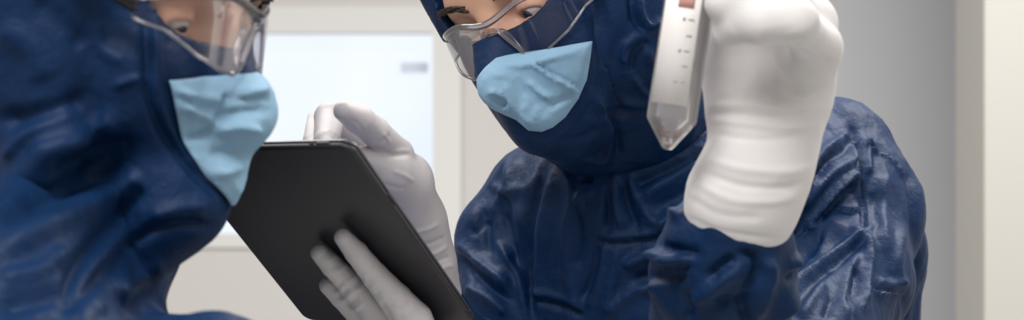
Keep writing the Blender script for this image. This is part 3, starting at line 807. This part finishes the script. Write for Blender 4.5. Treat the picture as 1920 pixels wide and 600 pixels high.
FOLDS_MR = [
 ([(1002, 119), (1011, 125), (1044, 147), (1092, 174)], 6, 3.5, 'step'), ([(992, 152), (1012, 172), (1032, 184)], 5, 2.5, 'ridge'), ([(1106, 82), (1060, 98), (1002, 117), (965, 125)], 7, 2.5, 'ridge'), ([(1104, 112), (1097, 140), (1090, 168)], 5, 2.0, 'valley'),
 ([(928, 182), (938, 192), (944, 198)], 6, 6.0, 'valley'), ([(916, 176), (930, 172), (948, 182)], 5, 3.0, 'ridge'), ([(950, 160), (957, 182), (962, 204)], 5, 2.5, 'ridge'), ([(985, 195), (983, 215), (990, 235)], 5, 2.0, 'ridge'), ([(1010, 200), (1006, 222)], 5, 2.0, 'ridge'), ([(960, 130), (975, 160), (985, 180)], 6, 2.0, 'valley'), ([(1030, 200), (1050, 190), (1075, 178)], 6, 2.0, 'valley'), ([(940, 120), (960, 118), (985, 108)], 6, 2.0, 'ridge'), ([(925, 140), (950, 140), (970, 150)], 6, 1.6, 'ridge'),
]
FOLDS_ML = [
 ([(320, 165), (370, 180), (412, 186)], 8, 3.5, 'ridge'), ([(434, 172), (420, 200), (410, 226)], 8, 4.0, 'valley'), ([(395, 245), (440, 237), (485, 247)], 9, 4.0, 'ridge'), ([(414, 222), (450, 212), (500, 205)], 9, 4.0, 'valley'), ([(325, 192), (360, 208), (398, 226)], 8, 3.0, 'ridge'), ([(345, 262), (375, 255), (400, 240)], 8, 3.0, 'valley'), ([(440, 176), (470, 168), (500, 160)], 10, 3.0, 'ridge'), ([(370, 318), (410, 325), (450, 310)], 10, 2.5, 'ridge'), ([(440, 190), (470, 186), (505, 184)], 8, 2.5, 'valley'), ([(395, 290), (430, 285), (465, 280)], 12, 2.5, 'valley'),
]
FOLDS_RH = [
 ([(1335, 200), (1400, 196), (1470, 205), (1535, 200)], 7, 2.5, 'ridge'), ([(1338, 212), (1400, 214), (1470, 222)], 6, 2.5, 'valley'), ([(1340, 226), (1400, 232), (1470, 240), (1530, 236)], 7, 2.0, 'ridge'), ([(1345, 252), (1420, 262), (1500, 256)], 7, 1.6, 'valley'), ([(1330, 300), (1400, 318), (1480, 322), (1520, 310)], 9, 2.0, 'ridge'), ([(1325, 325), (1390, 348), (1470, 352), (1508, 338)], 8, 2.2, 'valley'), ([(1312, 345), (1370, 374), (1450, 378), (1495, 366)], 9, 2.2, 'ridge'), ([(1296, 372), (1350, 402), (1430, 408)], 9, 1.8, 'valley'), ([(1288, 420), (1340, 444), (1400, 456), (1462, 460)], 6, 1.6, 'ridge'), ([(1288, 404), (1340, 428), (1400, 440), (1462, 446)], 5, 1.2, 'valley'),
 ([(1440, 90), (1460, 130), (1500, 170)], 9, 2.5, 'valley'), ([(1488, 80), (1510, 104), (1560, 118)], 9, 3.0, 'valley'), ([(1478, 110), (1510, 140), (1555, 150)], 9, 2.5, 'ridge'), ([(1450, 150), (1490, 180), (1530, 184)], 8, 2.0, 'ridge'), ([(1375, 95), (1385, 140), (1380, 180)], 12, 2.0, 'valley'), ([(1410, 100), (1425, 150), (1430, 185)], 12, 1.5, 'ridge'),
]
FOLDS_UH = [
 ([(702, 268), (722, 262), (728, 252)], 4, 1.6, 'valley'), ([(696, 275), (712, 279), (740, 292), (765, 290)], 4, 1.8, 'valley'), ([(738, 284), (755, 282), (768, 284)], 4, 1.5, 'ridge'), ([(716, 250), (726, 258), (730, 268)], 3, 1.2, 'ridge'), ([(735, 320), (760, 330), (775, 340)], 4, 1.2, 'ridge'), ([(720, 345), (745, 352), (762, 352)], 4, 1.0, 'valley'), ([(775, 436), (800, 430), (822, 420)], 4, 1.6, 'ridge'), ([(790, 458), (810, 455), (832, 444)], 4, 1.6, 'valley'), ([(800, 478), (818, 474), (838, 462)], 4, 1.8, 'ridge'), ([(812, 494), (828, 486), (842, 482)], 4, 1.8, 'valley'), ([(822, 508), (836, 500), (848, 498)], 4, 1.8, 'ridge'), ([(618, 246), (625, 250), (632, 256)], 3, 1.5, 'valley'), ([(660, 225), (672, 232), (680, 246)], 3, .7, 'valley'),
]
FOLDS_LH = [([(x, y), (x + 12, y - 9), (x + 22, y - 20)], 4, a, k) for x, y, a, k in ((678, 520, .9, 'ridge'), (686, 530, 1.0, 'valley'), (694, 540, 1.1, 'ridge'), (704, 552, 1.1, 'valley'), (714, 562, 1.2, 'ridge'), (728, 566, 1.2, 'valley'), (738, 574, 1.2, 'ridge'), (748, 584, 1.2, 'valley'), (756, 594, 1.2, 'ridge'), (612, 492, .9, 'ridge'), (598, 484, .9, 'valley'), (620, 505, 1.0, 'valley'), (630, 512, 1.0, 'ridge'), (650, 530, 1.1, 'ridge'), (658, 540, 1.1, 'valley'), (668, 546, 1.1, 'ridge'), (630, 560, 1.1, 'valley'), (640, 566, 1.1, 'ridge'), (622, 545, .9, 'valley'), (650, 575, 1.1, 'valley'), (660, 585, 1.1, 'ridge'))] + [([(716, 568), (728, 590), (740, 612)], 5, 1.5, 'valley')]
def disp_UH(co, nr): return .6 * fold_field(co, nr, FOLDS_UH) + crumple(co, .02, .0002, None, 2, seed=8)
def disp_RH(co, nr): return .45 * fold_field(co, nr, FOLDS_RH) + crumple(co, .03, .0005, ((1, 0, -.1), 2.5), 2, seed=9)
def disp_LH(co, nr): return .65 * fold_field(co, nr, FOLDS_LH) + crumple(co, .012, .0002, None, 2, seed=10)
def disp_covR(co, nr):
    return 1.3 * fold_field(co, nr, FOLDS_R) + crumple(co, .042, .0021, ((.35, .2, 1), 2.6), 4, seed=1)
def disp_covL(co, nr):
    return fold_field(co, nr, FOLDS_L) + crumple(co, .06, .0007, ((.6, 0, .45), 3.0), 2, seed=2)
def disp_hoodR(co, nr):
    front = np.clip((HR.loc(co)[:, 1] + .035) / .02, 0, 1)
    return (fold_field(co, nr, FOLDS_HR) + crumple(co, .036, .0014, ((.3, .2, 1), 2.0), 4, seed=3)) * (1 - .7 * front)
def disp_hoodL(co, nr):
    return fold_field(co, nr, FOLDS_HL) + crumple(co, .06, .0005, ((.6, 0, .45), 3.0), 2, seed=4)
def disp_maskR(co, nr): return 1.5 * fold_field(co, nr, FOLDS_MR) + crumple(co, .022, .0009, ((.7, 0, .3), 1.6), 3, seed=5)
def disp_maskL(co, nr): return 1.5 * fold_field(co, nr, FOLDS_ML) + crumple(co, .035, .0008, ((.7, 0, .1), 1.8), 2, seed=6)


def build_person(nm, label, H, L, hands, glove_specs, axes_body, axes_cover, axes_hood, hood_fn, hood_disp, cover_disp, gog, cutters=(), extra=None, gaze=(0, 1, -.35), post=0):
    root, co, Q = sdf_obj('person', body_fn(L, H, hands), axes_body, M['skin'], smooth=1)
    tag(root, label, 'person')
    bv = bvh_of(co, Q)
    eyes(H, root, gaze); brows(H, root, bv)
    cov, cc, cq = sdf_obj('coverall', cover_fn(L, cutters, extra), axes_cover, M['navy'], root, smooth=2, disp=cover_disp, post=post)
    hood, hc, hq = sdf_obj('hood', hood_fn, axes_hood, M['navy'], root, smooth=2, disp=hood_disp, post=post)
    for (name, spec, ax, mat, disp, cut) in glove_specs:
        base = hand_sdf(spec)
        def gf(g, base=base, cut=cut):
            d = base(g)
            if cut is not None:
                c, n = cut
                d = smax(d, (g[0] - f32(c[0])) * f32(n[0]) + (g[1] - f32(c[1])) * f32(n[1]) + (g[2] - f32(c[2])) * f32(n[2]), .010)
            return d
        sdf_obj(name, gf, ax, mat, root, smooth=2, disp=disp)
    for i, lg in enumerate(L['legs']):
        p = lg[-1][0]; fw = H.R[:, 1] * np.array([1, 1, 0]); fw = unit(fw)
        def bf(g, p=p, fw=fw):
            d = rcone(g, (p[0], p[1], .20), (p[0], p[1], .06), .069, .06)
            a = np.array([p[0], p[1], .045])
            d = smin(d, rcone(g, a - fw * .03, a + fw * .15, .045, .038), .03)
            return smax(d, .0 - g[2] + f32(.002), .004)
        lo = np.minimum(p - .25, p + fw * .2 - .1); hi = np.maximum(p + .15, p + fw * .2 + .1)
        sdf_obj('boot', bf, (axis((lo[0], hi[0], .008)), axis((lo[1], hi[1], .008)), axis((-.02, .3, .008))), M['boot'], root)
    gog = dict(gog); goggles(gog.pop('H2', H), root, **gog)
    return root, hood, bvh_of(hc, hq)

# ---- right person
LR = person_R()
def hood_R(g):
    l = HR.grid(g)
    d = HR.veil(l)
    loose = ell(l, (0, -.100, .030), (.092, .105, .118))
    loose = smin(loose, ell(l, (-.006, -.086, .050), (.092, .106, .105)), .02)
    loose = smin(loose, chain(g, [(HR.w(.03, -.10, -.03), .072), (P(1165, 195, 1.58), .066), (P(1190, 260, 1.63), .062)], .03), .04)
    loose = smax(loose, l[1] + np.where(l[2] > 0, f32(.026), f32(.040)), .012)          # the outer hood starts behind the face edge
    d = smin(d, loose, .010)
    d = smin(d, chain(g, [(HR.w(0, -.045, -.080), .030), (P(1070, 252, 1.535), .020), (P(1125, 275, 1.57), .022)], .02), .02)
    return np.maximum(d, -HR.opening(l))
UH_ax = bounds_axes(P(540, 160, 1.25) * [1, 0, 0] + [-.0, 1.20, 1.28], [P(870, 0, 1.45)[0], 1.50, 1.515], .0012)
RH_ax = bounds_axes([P(1230, 0, 1.15)[0], 1.02, ZC - .075], [P(1600, 0, 1.2)[0], 1.27, ZC + .155], .0012)
LH_ax = bounds_axes([-.145, 1.18, 1.24], [.02, 1.45, 1.42], .0010)
axb = (axis((-.14, -.06, .008), (-.06, .12, .0022), (.12, .46, .008)), axis((1.00, 1.38, .007), (1.38, 1.52, .0022), (1.52, 1.95, .01)), axis((.04, 1.44, .01), (1.44, 1.64, .0022), (1.64, 1.70, .008)))
axc = (axis((-.12, -.06, .006), (-.06, .385, .0024), (.385, .42, .01)), axis((1.10, 1.75, .0026), (1.75, 1.95, .01)), axis((.04, 1.29, .014), (1.29, 1.52, .0024), (1.52, 1.60, .008)))
axh = (axis((-.10, .20, .0017),), axis((1.36, 1.56, .0017), (1.56, 1.75, .004)), axis((1.38, 1.585, .0017), (1.585, 1.75, .006)))
pr, hoodr, bvr = build_person('R', 'person in navy coverall holding up a sample tube and looking down at the tablet', HR, LR, [UH, RH],
    [('glove', UH, UH_ax, M['glove'], disp_UH, (P(806, 620, 1.44), unit(P(806, 640, 1.44) - P(795, 500, 1.40)))),
     ('glove', RH, RH_ax, M['cotton'], disp_RH, (P(1374, 452, 1.175), unit(P(1365, 480, 1.18) - P(1412, 330, 1.175))))],
    axb, axc, axh, hood_R, disp_hoodR, disp_covR, dict(stand=.009, H2=Head(HR.o + np.array([.0115, 0, -.002]), pose(-37, 13, 16))), gaze=(-.25, .9, -.55))
# ---- left person
LL = person_L()
def hood_L(g):
    l = HL.grid(g)
    d = HL.veil(l)
    loose = ell(l, (0, -.105, .030), (.096, .110, .125))
    loose = smin(loose, chain(g, [(HL.w(0, -.09, -.04), .085), (P(205, 330, 1.11), .062), (P(105, 480, 1.13), .060), (P(0, 600, 1.17), .07)], .03), .05)
    loose = smax(loose, l[1] + f32(.038), .012)
    d = smin(d, loose, .010)
    d = smin(d, chain(g, [(HL.w(0, -.028, -.10), .030), (P(328, 378, 1.10), .0265), (P(200, 470, 1.11), .036)], .02), .02)
    return np.maximum(d, -HL.opening(l))
KH_ax = bounds_axes([-.24, .86, 1.14], [.03, 1.10, 1.28], .002)
axbL = (axis((-.70, -.28, .009), (-.28, -.12, .0024), (-.12, .06, .006)), axis((.80, 1.02, .009), (1.02, 1.14, .0024), (1.14, 1.62, .008)), axis((.04, 1.24, .012), (1.24, 1.42, .006), (1.42, 1.63, .0024), (1.63, 1.70, .01)))
axcL = (axis((-.72, -.36, .01), (-.36, -.10, .0026), (-.10, .01, .006)), axis((.82, .92, .008), (.92, 1.20, .0026), (1.20, 1.60, .008)), axis((.04, 1.29, .014), (1.29, 1.48, .0026), (1.48, 1.52, .006)))
axhL = (axis((-.46, -.34, .006), (-.34, -.11, .0018)), axis((.90, 1.15, .0018), (1.15, 1.32, .006)), axis((1.30, 1.36, .006), (1.36, 1.56, .0018), (1.56, 1.76, .006)))
pl, hoodl, bvl = build_person('L', 'person in navy coverall bent over the tablet in profile, goggles with a red strip', HL, LL, [LH, KH],
    [('glove', LH, LH_ax, M['glove_shade_lift'], disp_LH, (LH['chains'][3][0][2][0], unit(LH['chains'][3][0][2][0] - LH['chains'][3][0][1][0]))),
     ('glove', KH, KH_ax, M['glove'], None, (KH0 - KHD * .04, -KHD))],
    axbL, axcL, axhL, hood_L, disp_hoodL, disp_covL, dict(stand=.006, temple='red', H2=Head(HL.o + np.array([.002, 0, .002]), pose(82, 1, 0))), gaze=(-.1, .9, -.8), post=2)

MASK_R = [(60, -.0423), (42, -.0384), (27, -.0341), (13, -.0304), (9, -.0297), (4, -.0335), (-2, -.040), (-7, -.050), (-6, -.060), (0, -.069), (5.5, -.0794), (8, -.0898), (14.2, -.0943), (20.6, -.094), (30.7, -.0898), (43.2, -.080), (51.5, -.0686), (56.2, -.054)]
MASK_L = [(-39, -.0356), (-16, -.030), (-8.5, -.0261), (0, -.0236), (8.5, -.0261), (16, -.030), (39, -.0356), (34, -.050), (26, -.070), (16, -.088), (2, -.1033), (-2, -.1033), (-16, -.088), (-26, -.070), (-34, -.050)]
mask_patch(HR, bvr, MASK_R, M['mask'], hoodr, relief=disp_maskR)
mask_patch(HL, bvl, MASK_L, M['mask'], hoodl, relief=disp_maskL)

# ------------------------------------------------------------------ tablet
RT = Matrix([[TU[i], TV[i], -TN[i]] for i in range(3)])     # local x right, y down the tablet, z into the screen side
def rounded_slab(bm, w, h, z0, z1, r, ch, seg=10):
    """plate with rounded corners and chamfered back edge (z0 = back)"""
    def ring(inset, z):
        out = []
        for cx, cy, a0 in ((w / 2 - r, h / 2 - r, 0), (-w / 2 + r, h / 2 - r, 90), (-w / 2 + r, -h / 2 + r, 180), (w / 2 - r, -h / 2 + r, 270)):
            for k in range(seg + 1):
                a = math.radians(a0 + 90 * k / seg); out.append(bm.verts.new((cx + (r - inset) * math.cos(a), cy + (r - inset) * math.sin(a), z)))
        return out
    prof = [(ch + (0 if k else .0), z0) if k == 0 else (ch * (1 - math.sin(math.radians(90 * k / 5))), z0 + ch * .8 * (1 - math.cos(math.radians(90 * k / 5)))) for k in range(6)]
    prof += [(0, z1 - .0008), (.0008, z1)]
    rings = [ring(*p) for p in prof]
    for a, b in zip(rings[:-1], rings[1:]):
        for k in range(len(a)): bm.faces.new((a[k], a[(k + 1) % len(a)], b[(k + 1) % len(a)], b[k]))
    bm.faces.new(rings[0][::-1]); bm.faces.new(rings[-1])
tab = bpy.data.objects.new('tablet', None); col.objects.link(tab)
tab.matrix_world = Matrix.Translation(Vector(TC)) @ RT.to_4x4()
tag(tab, 'black tablet computer seen from the back, held between the two people', 'tablet')
bm = bmesh.new(); rounded_slab(bm, TW, TH, 0, .0044, .0085, .0022); bm_obj('back_cover', bm, M['tablet'], tab)
bm = bmesh.new(); rounded_slab(bm, TW + .0006, TH + .0006, .0044, .0068, .0088, .0002); bm_obj('edge_frame', bm, M['bezel'], tab)
bm = bmesh.new(); rounded_slab(bm, TW - .002, TH - .002, .0069, .0075, .0078, .0002); bm_obj('screen', bm, M['screen'], tab)
def slot(name, c, s, mat):
    bm = bmesh.new(); box_bm(bm, c, s, min(s) * .4); return bm_obj(name, bm, mat, tab)
slot('power_button', (TW / 2 - .022, -TH / 2 - .0001, .0034), (.010, .0010, .0018), M['bezel'])
slot('power_button_gap', (TW / 2 - .0305, -TH / 2 - .0000, .0034), (.0035, .0006, .0016), M['hole'])
slot('volume_button', (TW / 2 + .0001, -TH / 2 + .058, .0034), (.0010, .011, .0018), M['hole'])
bm = bmesh.new()
bmesh.ops.create_cone(bm, cap_ends=True, segments=20, radius1=.0016, radius2=.0016, depth=.0006)
bm_obj('headphone_socket', bm, M['hole'], tab, mw=Matrix.Translation((TW / 2 - .0001, TH / 2 - .013, .0036)) @ Matrix.Rotation(math.pi / 2, 4, 'Y'))
# ------------------------------------------------------------------ sample tube
tp, tq = P(1251, 280, 1.128), P(1309, -110, 1.128)
ta = unit(tq - tp); Lt = np.linalg.norm(tq - tp)
tube = bpy.data.objects.new('sample_tube', None); col.objects.link(tube)
zq = Vector(ta).to_track_quat('Z', 'Y').to_matrix()
tube.matrix_world = Matrix.Translation(Vector(tp)) @ zq.to_4x4()
tag(tube, 'clear conical sample tube with printed scale in the raised gloved hand', 'tube')
def lathe(bm, prof, seg=48):
    rings = []
    for r, z in prof:
        if r < 1e-6: rings.append([bm.verts.new((0, 0, z))])
        else: rings.append([bm.verts.new((r * math.cos(2 * math.pi * k / seg), r * math.sin(2 * math.pi * k / seg), z)) for k in range(seg)])
    for a, b in zip(rings[:-1], rings[1:]):
        for k in range(seg):
            k2 = (k + 1) % seg
            if len(a) == 1: bm.faces.new((a[0], b[k2], b[k]))
            elif len(b) == 1: bm.faces.new((a[k], a[k2], b[0]))
            else: bm.faces.new((a[k], a[k2], b[k2], b[k]))
R0 = .0152; zc0 = .0175
bm = bmesh.new()
lathe(bm, [(0, 0), (.0022, .0), (.0034, .0008), (.0042, .002), (R0 - .0012, zc0 - .0015), (R0 - .0002, zc0), (R0, zc0 + .0015), (R0, Lt), (R0 - .0016, Lt), (R0 - .0016, zc0 + .002), (R0 - .0022, zc0), (.0032, .0035), (0, .0025)])
bm_obj('tube_wall', bm, M['tube'], tube)
bm = bmesh.new()
lathe(bm, [(0, .0029), (.0030, .0037), (.0085, .0110), (.0084, .0114), (0, .0112)])
tag(bm_obj('liquid', bm, M['liquid'], tube), 'pale pink liquid in the tip')
bm = bmesh.new()
lathe(bm, [(R0 + .0002, Lt - .004), (R0 + .0022, Lt - .004), (R0 + .0022, Lt + .012), (R0 + .001, Lt + .013), (0, Lt + .013)])
tag(bm_obj('screw_cap', bm, M['cap'], tube), 'salmon pink screw cap')
# direction of the camera in tube space
cl = (tube.matrix_world.inverted() @ Vector((0, 0, ZC))); ca = math.atan2(cl.y, cl.x)
rl = (tube.matrix_world.inverted().to_3x3() @ Vector((1, 0, 0))); ra = math.atan2(rl.y, rl.x)
sgn = 1 if math.sin(ra - ca) > 0 else -1
def tube_patch(name, a0, a1, z0, z1, mat, parent, off=.00025, th=.0003, nz=2, na=24):
    bm = bmesh.new(); L_ = []
    for o in (off, off + th):
        L_.append([[bm.verts.new(((R0 + o) * math.cos(ca + sgn * math.radians(a0 + (a1 - a0) * i / na)), (R0 + o) * math.sin(ca + sgn * math.radians(a0 + (a1 - a0) * i / na)), z0 + (z1 - z0) * j / nz)) for j in range(nz + 1)] for i in range(na + 1)])
    A, B_ = L_
    for i in range(na):
        for j in range(nz):
            bm.faces.new((A[i][j], A[i][j + 1], A[i + 1][j + 1], A[i + 1][j])); bm.faces.new((B_[i][j], B_[i + 1][j], B_[i + 1][j + 1], B_[i][j + 1]))
    for i in range(na):
        for j in (0, nz): bm.faces.new((A[i][j], A[i + 1][j], B_[i + 1][j], B_[i][j]))
    for j in range(nz):
        for i in (0, na): bm.faces.new((A[i][j], A[i][j + 1], B_[i][j + 1], B_[i][j]))
    return bm_obj(name, bm, mat, parent)
pn = tube_patch('writing_panel', -62, 30, .0265, Lt - .012, M['panel'], tube)
for k, yy in enumerate((40, 70, 98, 126, 155)):
    z = (280 - yy) / F * 1.128 / ta[2]
    tube_patch('scale_mark', 4, 16, z - .0005, z + .0005, M['tick'], pn, off=.0006, na=6, nz=1)
    tube_patch('scale_numeral', -8, -2, z - .0010, z + .0010, M['tick'], pn, off=.0006, na=3, nz=1) if k % 2 == 0 else None
zr = [(280 - yy) / F * 1.128 / ta[2] for yy in (19, -14)]
tag(tube_patch('salmon_band', -22, 12, zr[0], zr[1], M['salmon'], pn, off=.0007, na=8, nz=1), 'salmon patch')  # flat salmon-coloured patch laid over the writing panel

# ------------------------------------------------------------------ room
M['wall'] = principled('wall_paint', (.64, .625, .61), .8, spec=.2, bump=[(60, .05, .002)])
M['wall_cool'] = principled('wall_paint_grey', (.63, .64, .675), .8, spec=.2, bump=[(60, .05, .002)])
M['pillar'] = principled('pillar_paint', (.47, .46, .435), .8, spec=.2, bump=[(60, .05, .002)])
M['frame'] = principled('window_frame_paint', (.74, .74, .735), .6, spec=.3)
M['sill'] = principled('handle_paint', (.62, .68, .80), .6)
M['floor'] = principled('floor_vinyl', (.50, .50, .49), .5, bump=[(40, .05, .001)])
M['ceil'] = principled('ceiling_paint', (.8, .8, .78), .85)
def pane_mat():
    m, nt, out = nmat('lit_frosted_pane')
    em = N(nt, 'ShaderNodeEmission', Color=(.86, .92, 1, 1), Strength=1.03)
    tc = N(nt, 'ShaderNodeTexCoord'); nz = N(nt, 'ShaderNodeTexNoise', Scale=2.2, Detail=2.0)
    cr = N(nt, 'ShaderNodeValToRGB'); e = cr.color_ramp.elements
    e[0].position = .3; e[0].color = (.76, .855, 1, 1); e[1].position = .62; e[1].color = (.90, .945, 1, 1)
    nt.links.new(tc.outputs['Object'], nz.inputs['Vector']); nt.links.new(nz.outputs['Fac'], cr.inputs[0]); nt.links.new(cr.outputs[0], em.inputs['Color'])
    gl = N(nt, 'ShaderNodeBsdfDiffuse', Color=(.04, .04, .04, 1)); ad = N(nt, 'ShaderNodeAddShader')
    nt.links.new(em.outputs[0], ad.inputs[0]); nt.links.new(gl.outputs[0], ad.inputs[1]); nt.links.new(ad.outputs[0], out.inputs['Surface'])
    return m
M['pane'] = pane_mat()
WD = 4.0
def wbox(name, lo, hi, mat, kind='structure', parent=None, bevel=0):
    bm = bmesh.new(); lo, hi = np.array(lo, float), np.array(hi, float)
    box_bm(bm, (lo + hi) / 2, hi - lo, bevel)
    o = bm_obj(name, bm, mat, parent, smooth=False)
    if kind: o['kind'] = kind
    return o
def wx(px): return P(px, 0, WD)[0]
def wz(py): return P(0, py, WD)[2]
x0, x1, z1, z0 = wx(300), wx(812), wz(62), wz(440)
XL, XR, ZT, YB = -2.6, 2.4, 2.7, -1.6
me = [((XL, WD, 0), (x0, WD + .2, ZT)), ((x1, WD, 0), (XR, WD + .2, ZT)), ((x0, WD, 0), (x1, WD + .2, z0)), ((x0, WD, z1), (x1, WD + .2, ZT))]
bm = bmesh.new()
for lo, hi in me: box_bm(bm, (np.array(lo) + np.array(hi)) / 2, np.array(hi) - np.array(lo))
o = bm_obj('wall_back', bm, M['wall'], None, smooth=False); o['kind'] = 'structure'
wbox('floor', (XL - .2, YB - .2, -.1), (XR + .2, WD + .2, 0), M['floor'])
wbox('ceiling', (XL - .2, YB - .2, ZT), (XR + .2, WD + .2, ZT + .1), M['ceil'])
wbox('wall_left', (XL - .2, YB - .2, 0), (XL, WD + .2, ZT), M['wall'])
wbox('wall_right', (XR, YB - .2, 0), (XR + .2, WD + .2, ZT), M['wall'])
wbox('wall_front', (XL, YB - .2, 0), (XR, YB, ZT), M['wall'])
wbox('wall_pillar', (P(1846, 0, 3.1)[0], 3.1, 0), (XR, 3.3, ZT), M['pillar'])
wbox('wall_panel', (wx(1180), WD - .05, 0), (XR, WD, ZT), M['wall_cool'])
w = bpy.data.objects.new('window_1', None); col.objects.link(w); w.location = ((x0 + x1) / 2, WD, z0); w['kind'] = 'structure'
w.matrix_world = Matrix.Translation(w.location)
def wpart(name, lo, hi, mat):
    o = wbox(name, np.array(lo) - np.array(w.location), np.array(hi) - np.array(w.location), mat, None, w); return o
wpart('pane', (x0, WD + .05, z0), (x1, WD + .06, z1), M['pane'])
fw = .055
wpart('window_frame', (x1, WD - .02, z0 - fw), (x1 + fw * 1.1, WD, z1 + fw), M['frame'])
wpart('window_frame', (x0 - fw, WD - .02, z0 - fw), (x0, WD, z1 + fw), M['frame'])
wpart('window_frame', (x0, WD - .02, z1), (x1, WD, z1 + fw), M['frame'])
wpart('sill', (x0, WD - .008, z0 - fw * .5), (x1, WD, z0), M['frame'])
wpart('handle', (wx(750), WD + .03, wz(134)), (wx(800), WD + .05, wz(116)), M['sill'])
# ------------------------------------------------------------------ light
def area(name, loc, size, power, colr, rot=(0, 0, 0), sy=None):
    l = bpy.data.lights.new(name, 'AREA'); l.energy = power; l.color = colr; l.size = size
    if sy: l.shape = 'RECTANGLE'; l.size_y = sy
    o = bpy.data.objects.new(name, l); col.objects.link(o); o.location = loc; o.rotation_euler = rot
    return o
area('ceiling_lamp', (1.0, 2.1, 2.66), 1.1, 46, (1, .97, .93), sy=.6)
area('ceiling_lamp', (-.5, 2.15, 2.66), 1.1, 30, (1, .97, .93), sy=.6)
area('ceiling_lamp', (-.6, .15, 2.66), 1.2, 38, (1, .98, .95), sy=.6)
area('ceiling_lamp', (1.2, .3, 2.66), 1.2, 10, (1, .98, .95), sy=.6)
wl = bpy.data.worlds.new('World'); scene.world = wl; wl.use_nodes = True
wl.node_tree.nodes['Background'].inputs[0].default_value = (.8, .85, .9, 1); wl.node_tree.nodes['Background'].inputs[1].default_value = .2
# ------------------------------------------------------------------ camera
cam = bpy.data.cameras.new('camera'); co_ = bpy.data.objects.new('camera', cam); col.objects.link(co_)
co_.location = (0, 0, ZC); co_.rotation_euler = (math.pi / 2, 0, 0)
cam.sensor_width = 36; cam.sensor_fit = 'HORIZONTAL'; cam.lens = 36 * F / 1920; cam.clip_start = .05
cam.dof.use_dof = True; cam.dof.focus_distance = 1.43; cam.dof.aperture_fstop = cam.lens / 8.5
scene.camera = co_
vs = scene.view_settings
vs.view_transform = 'Standard'; vs.look = 'None'; vs.gamma = 1; vs.exposure = 0; vs.use_curve_mapping = False
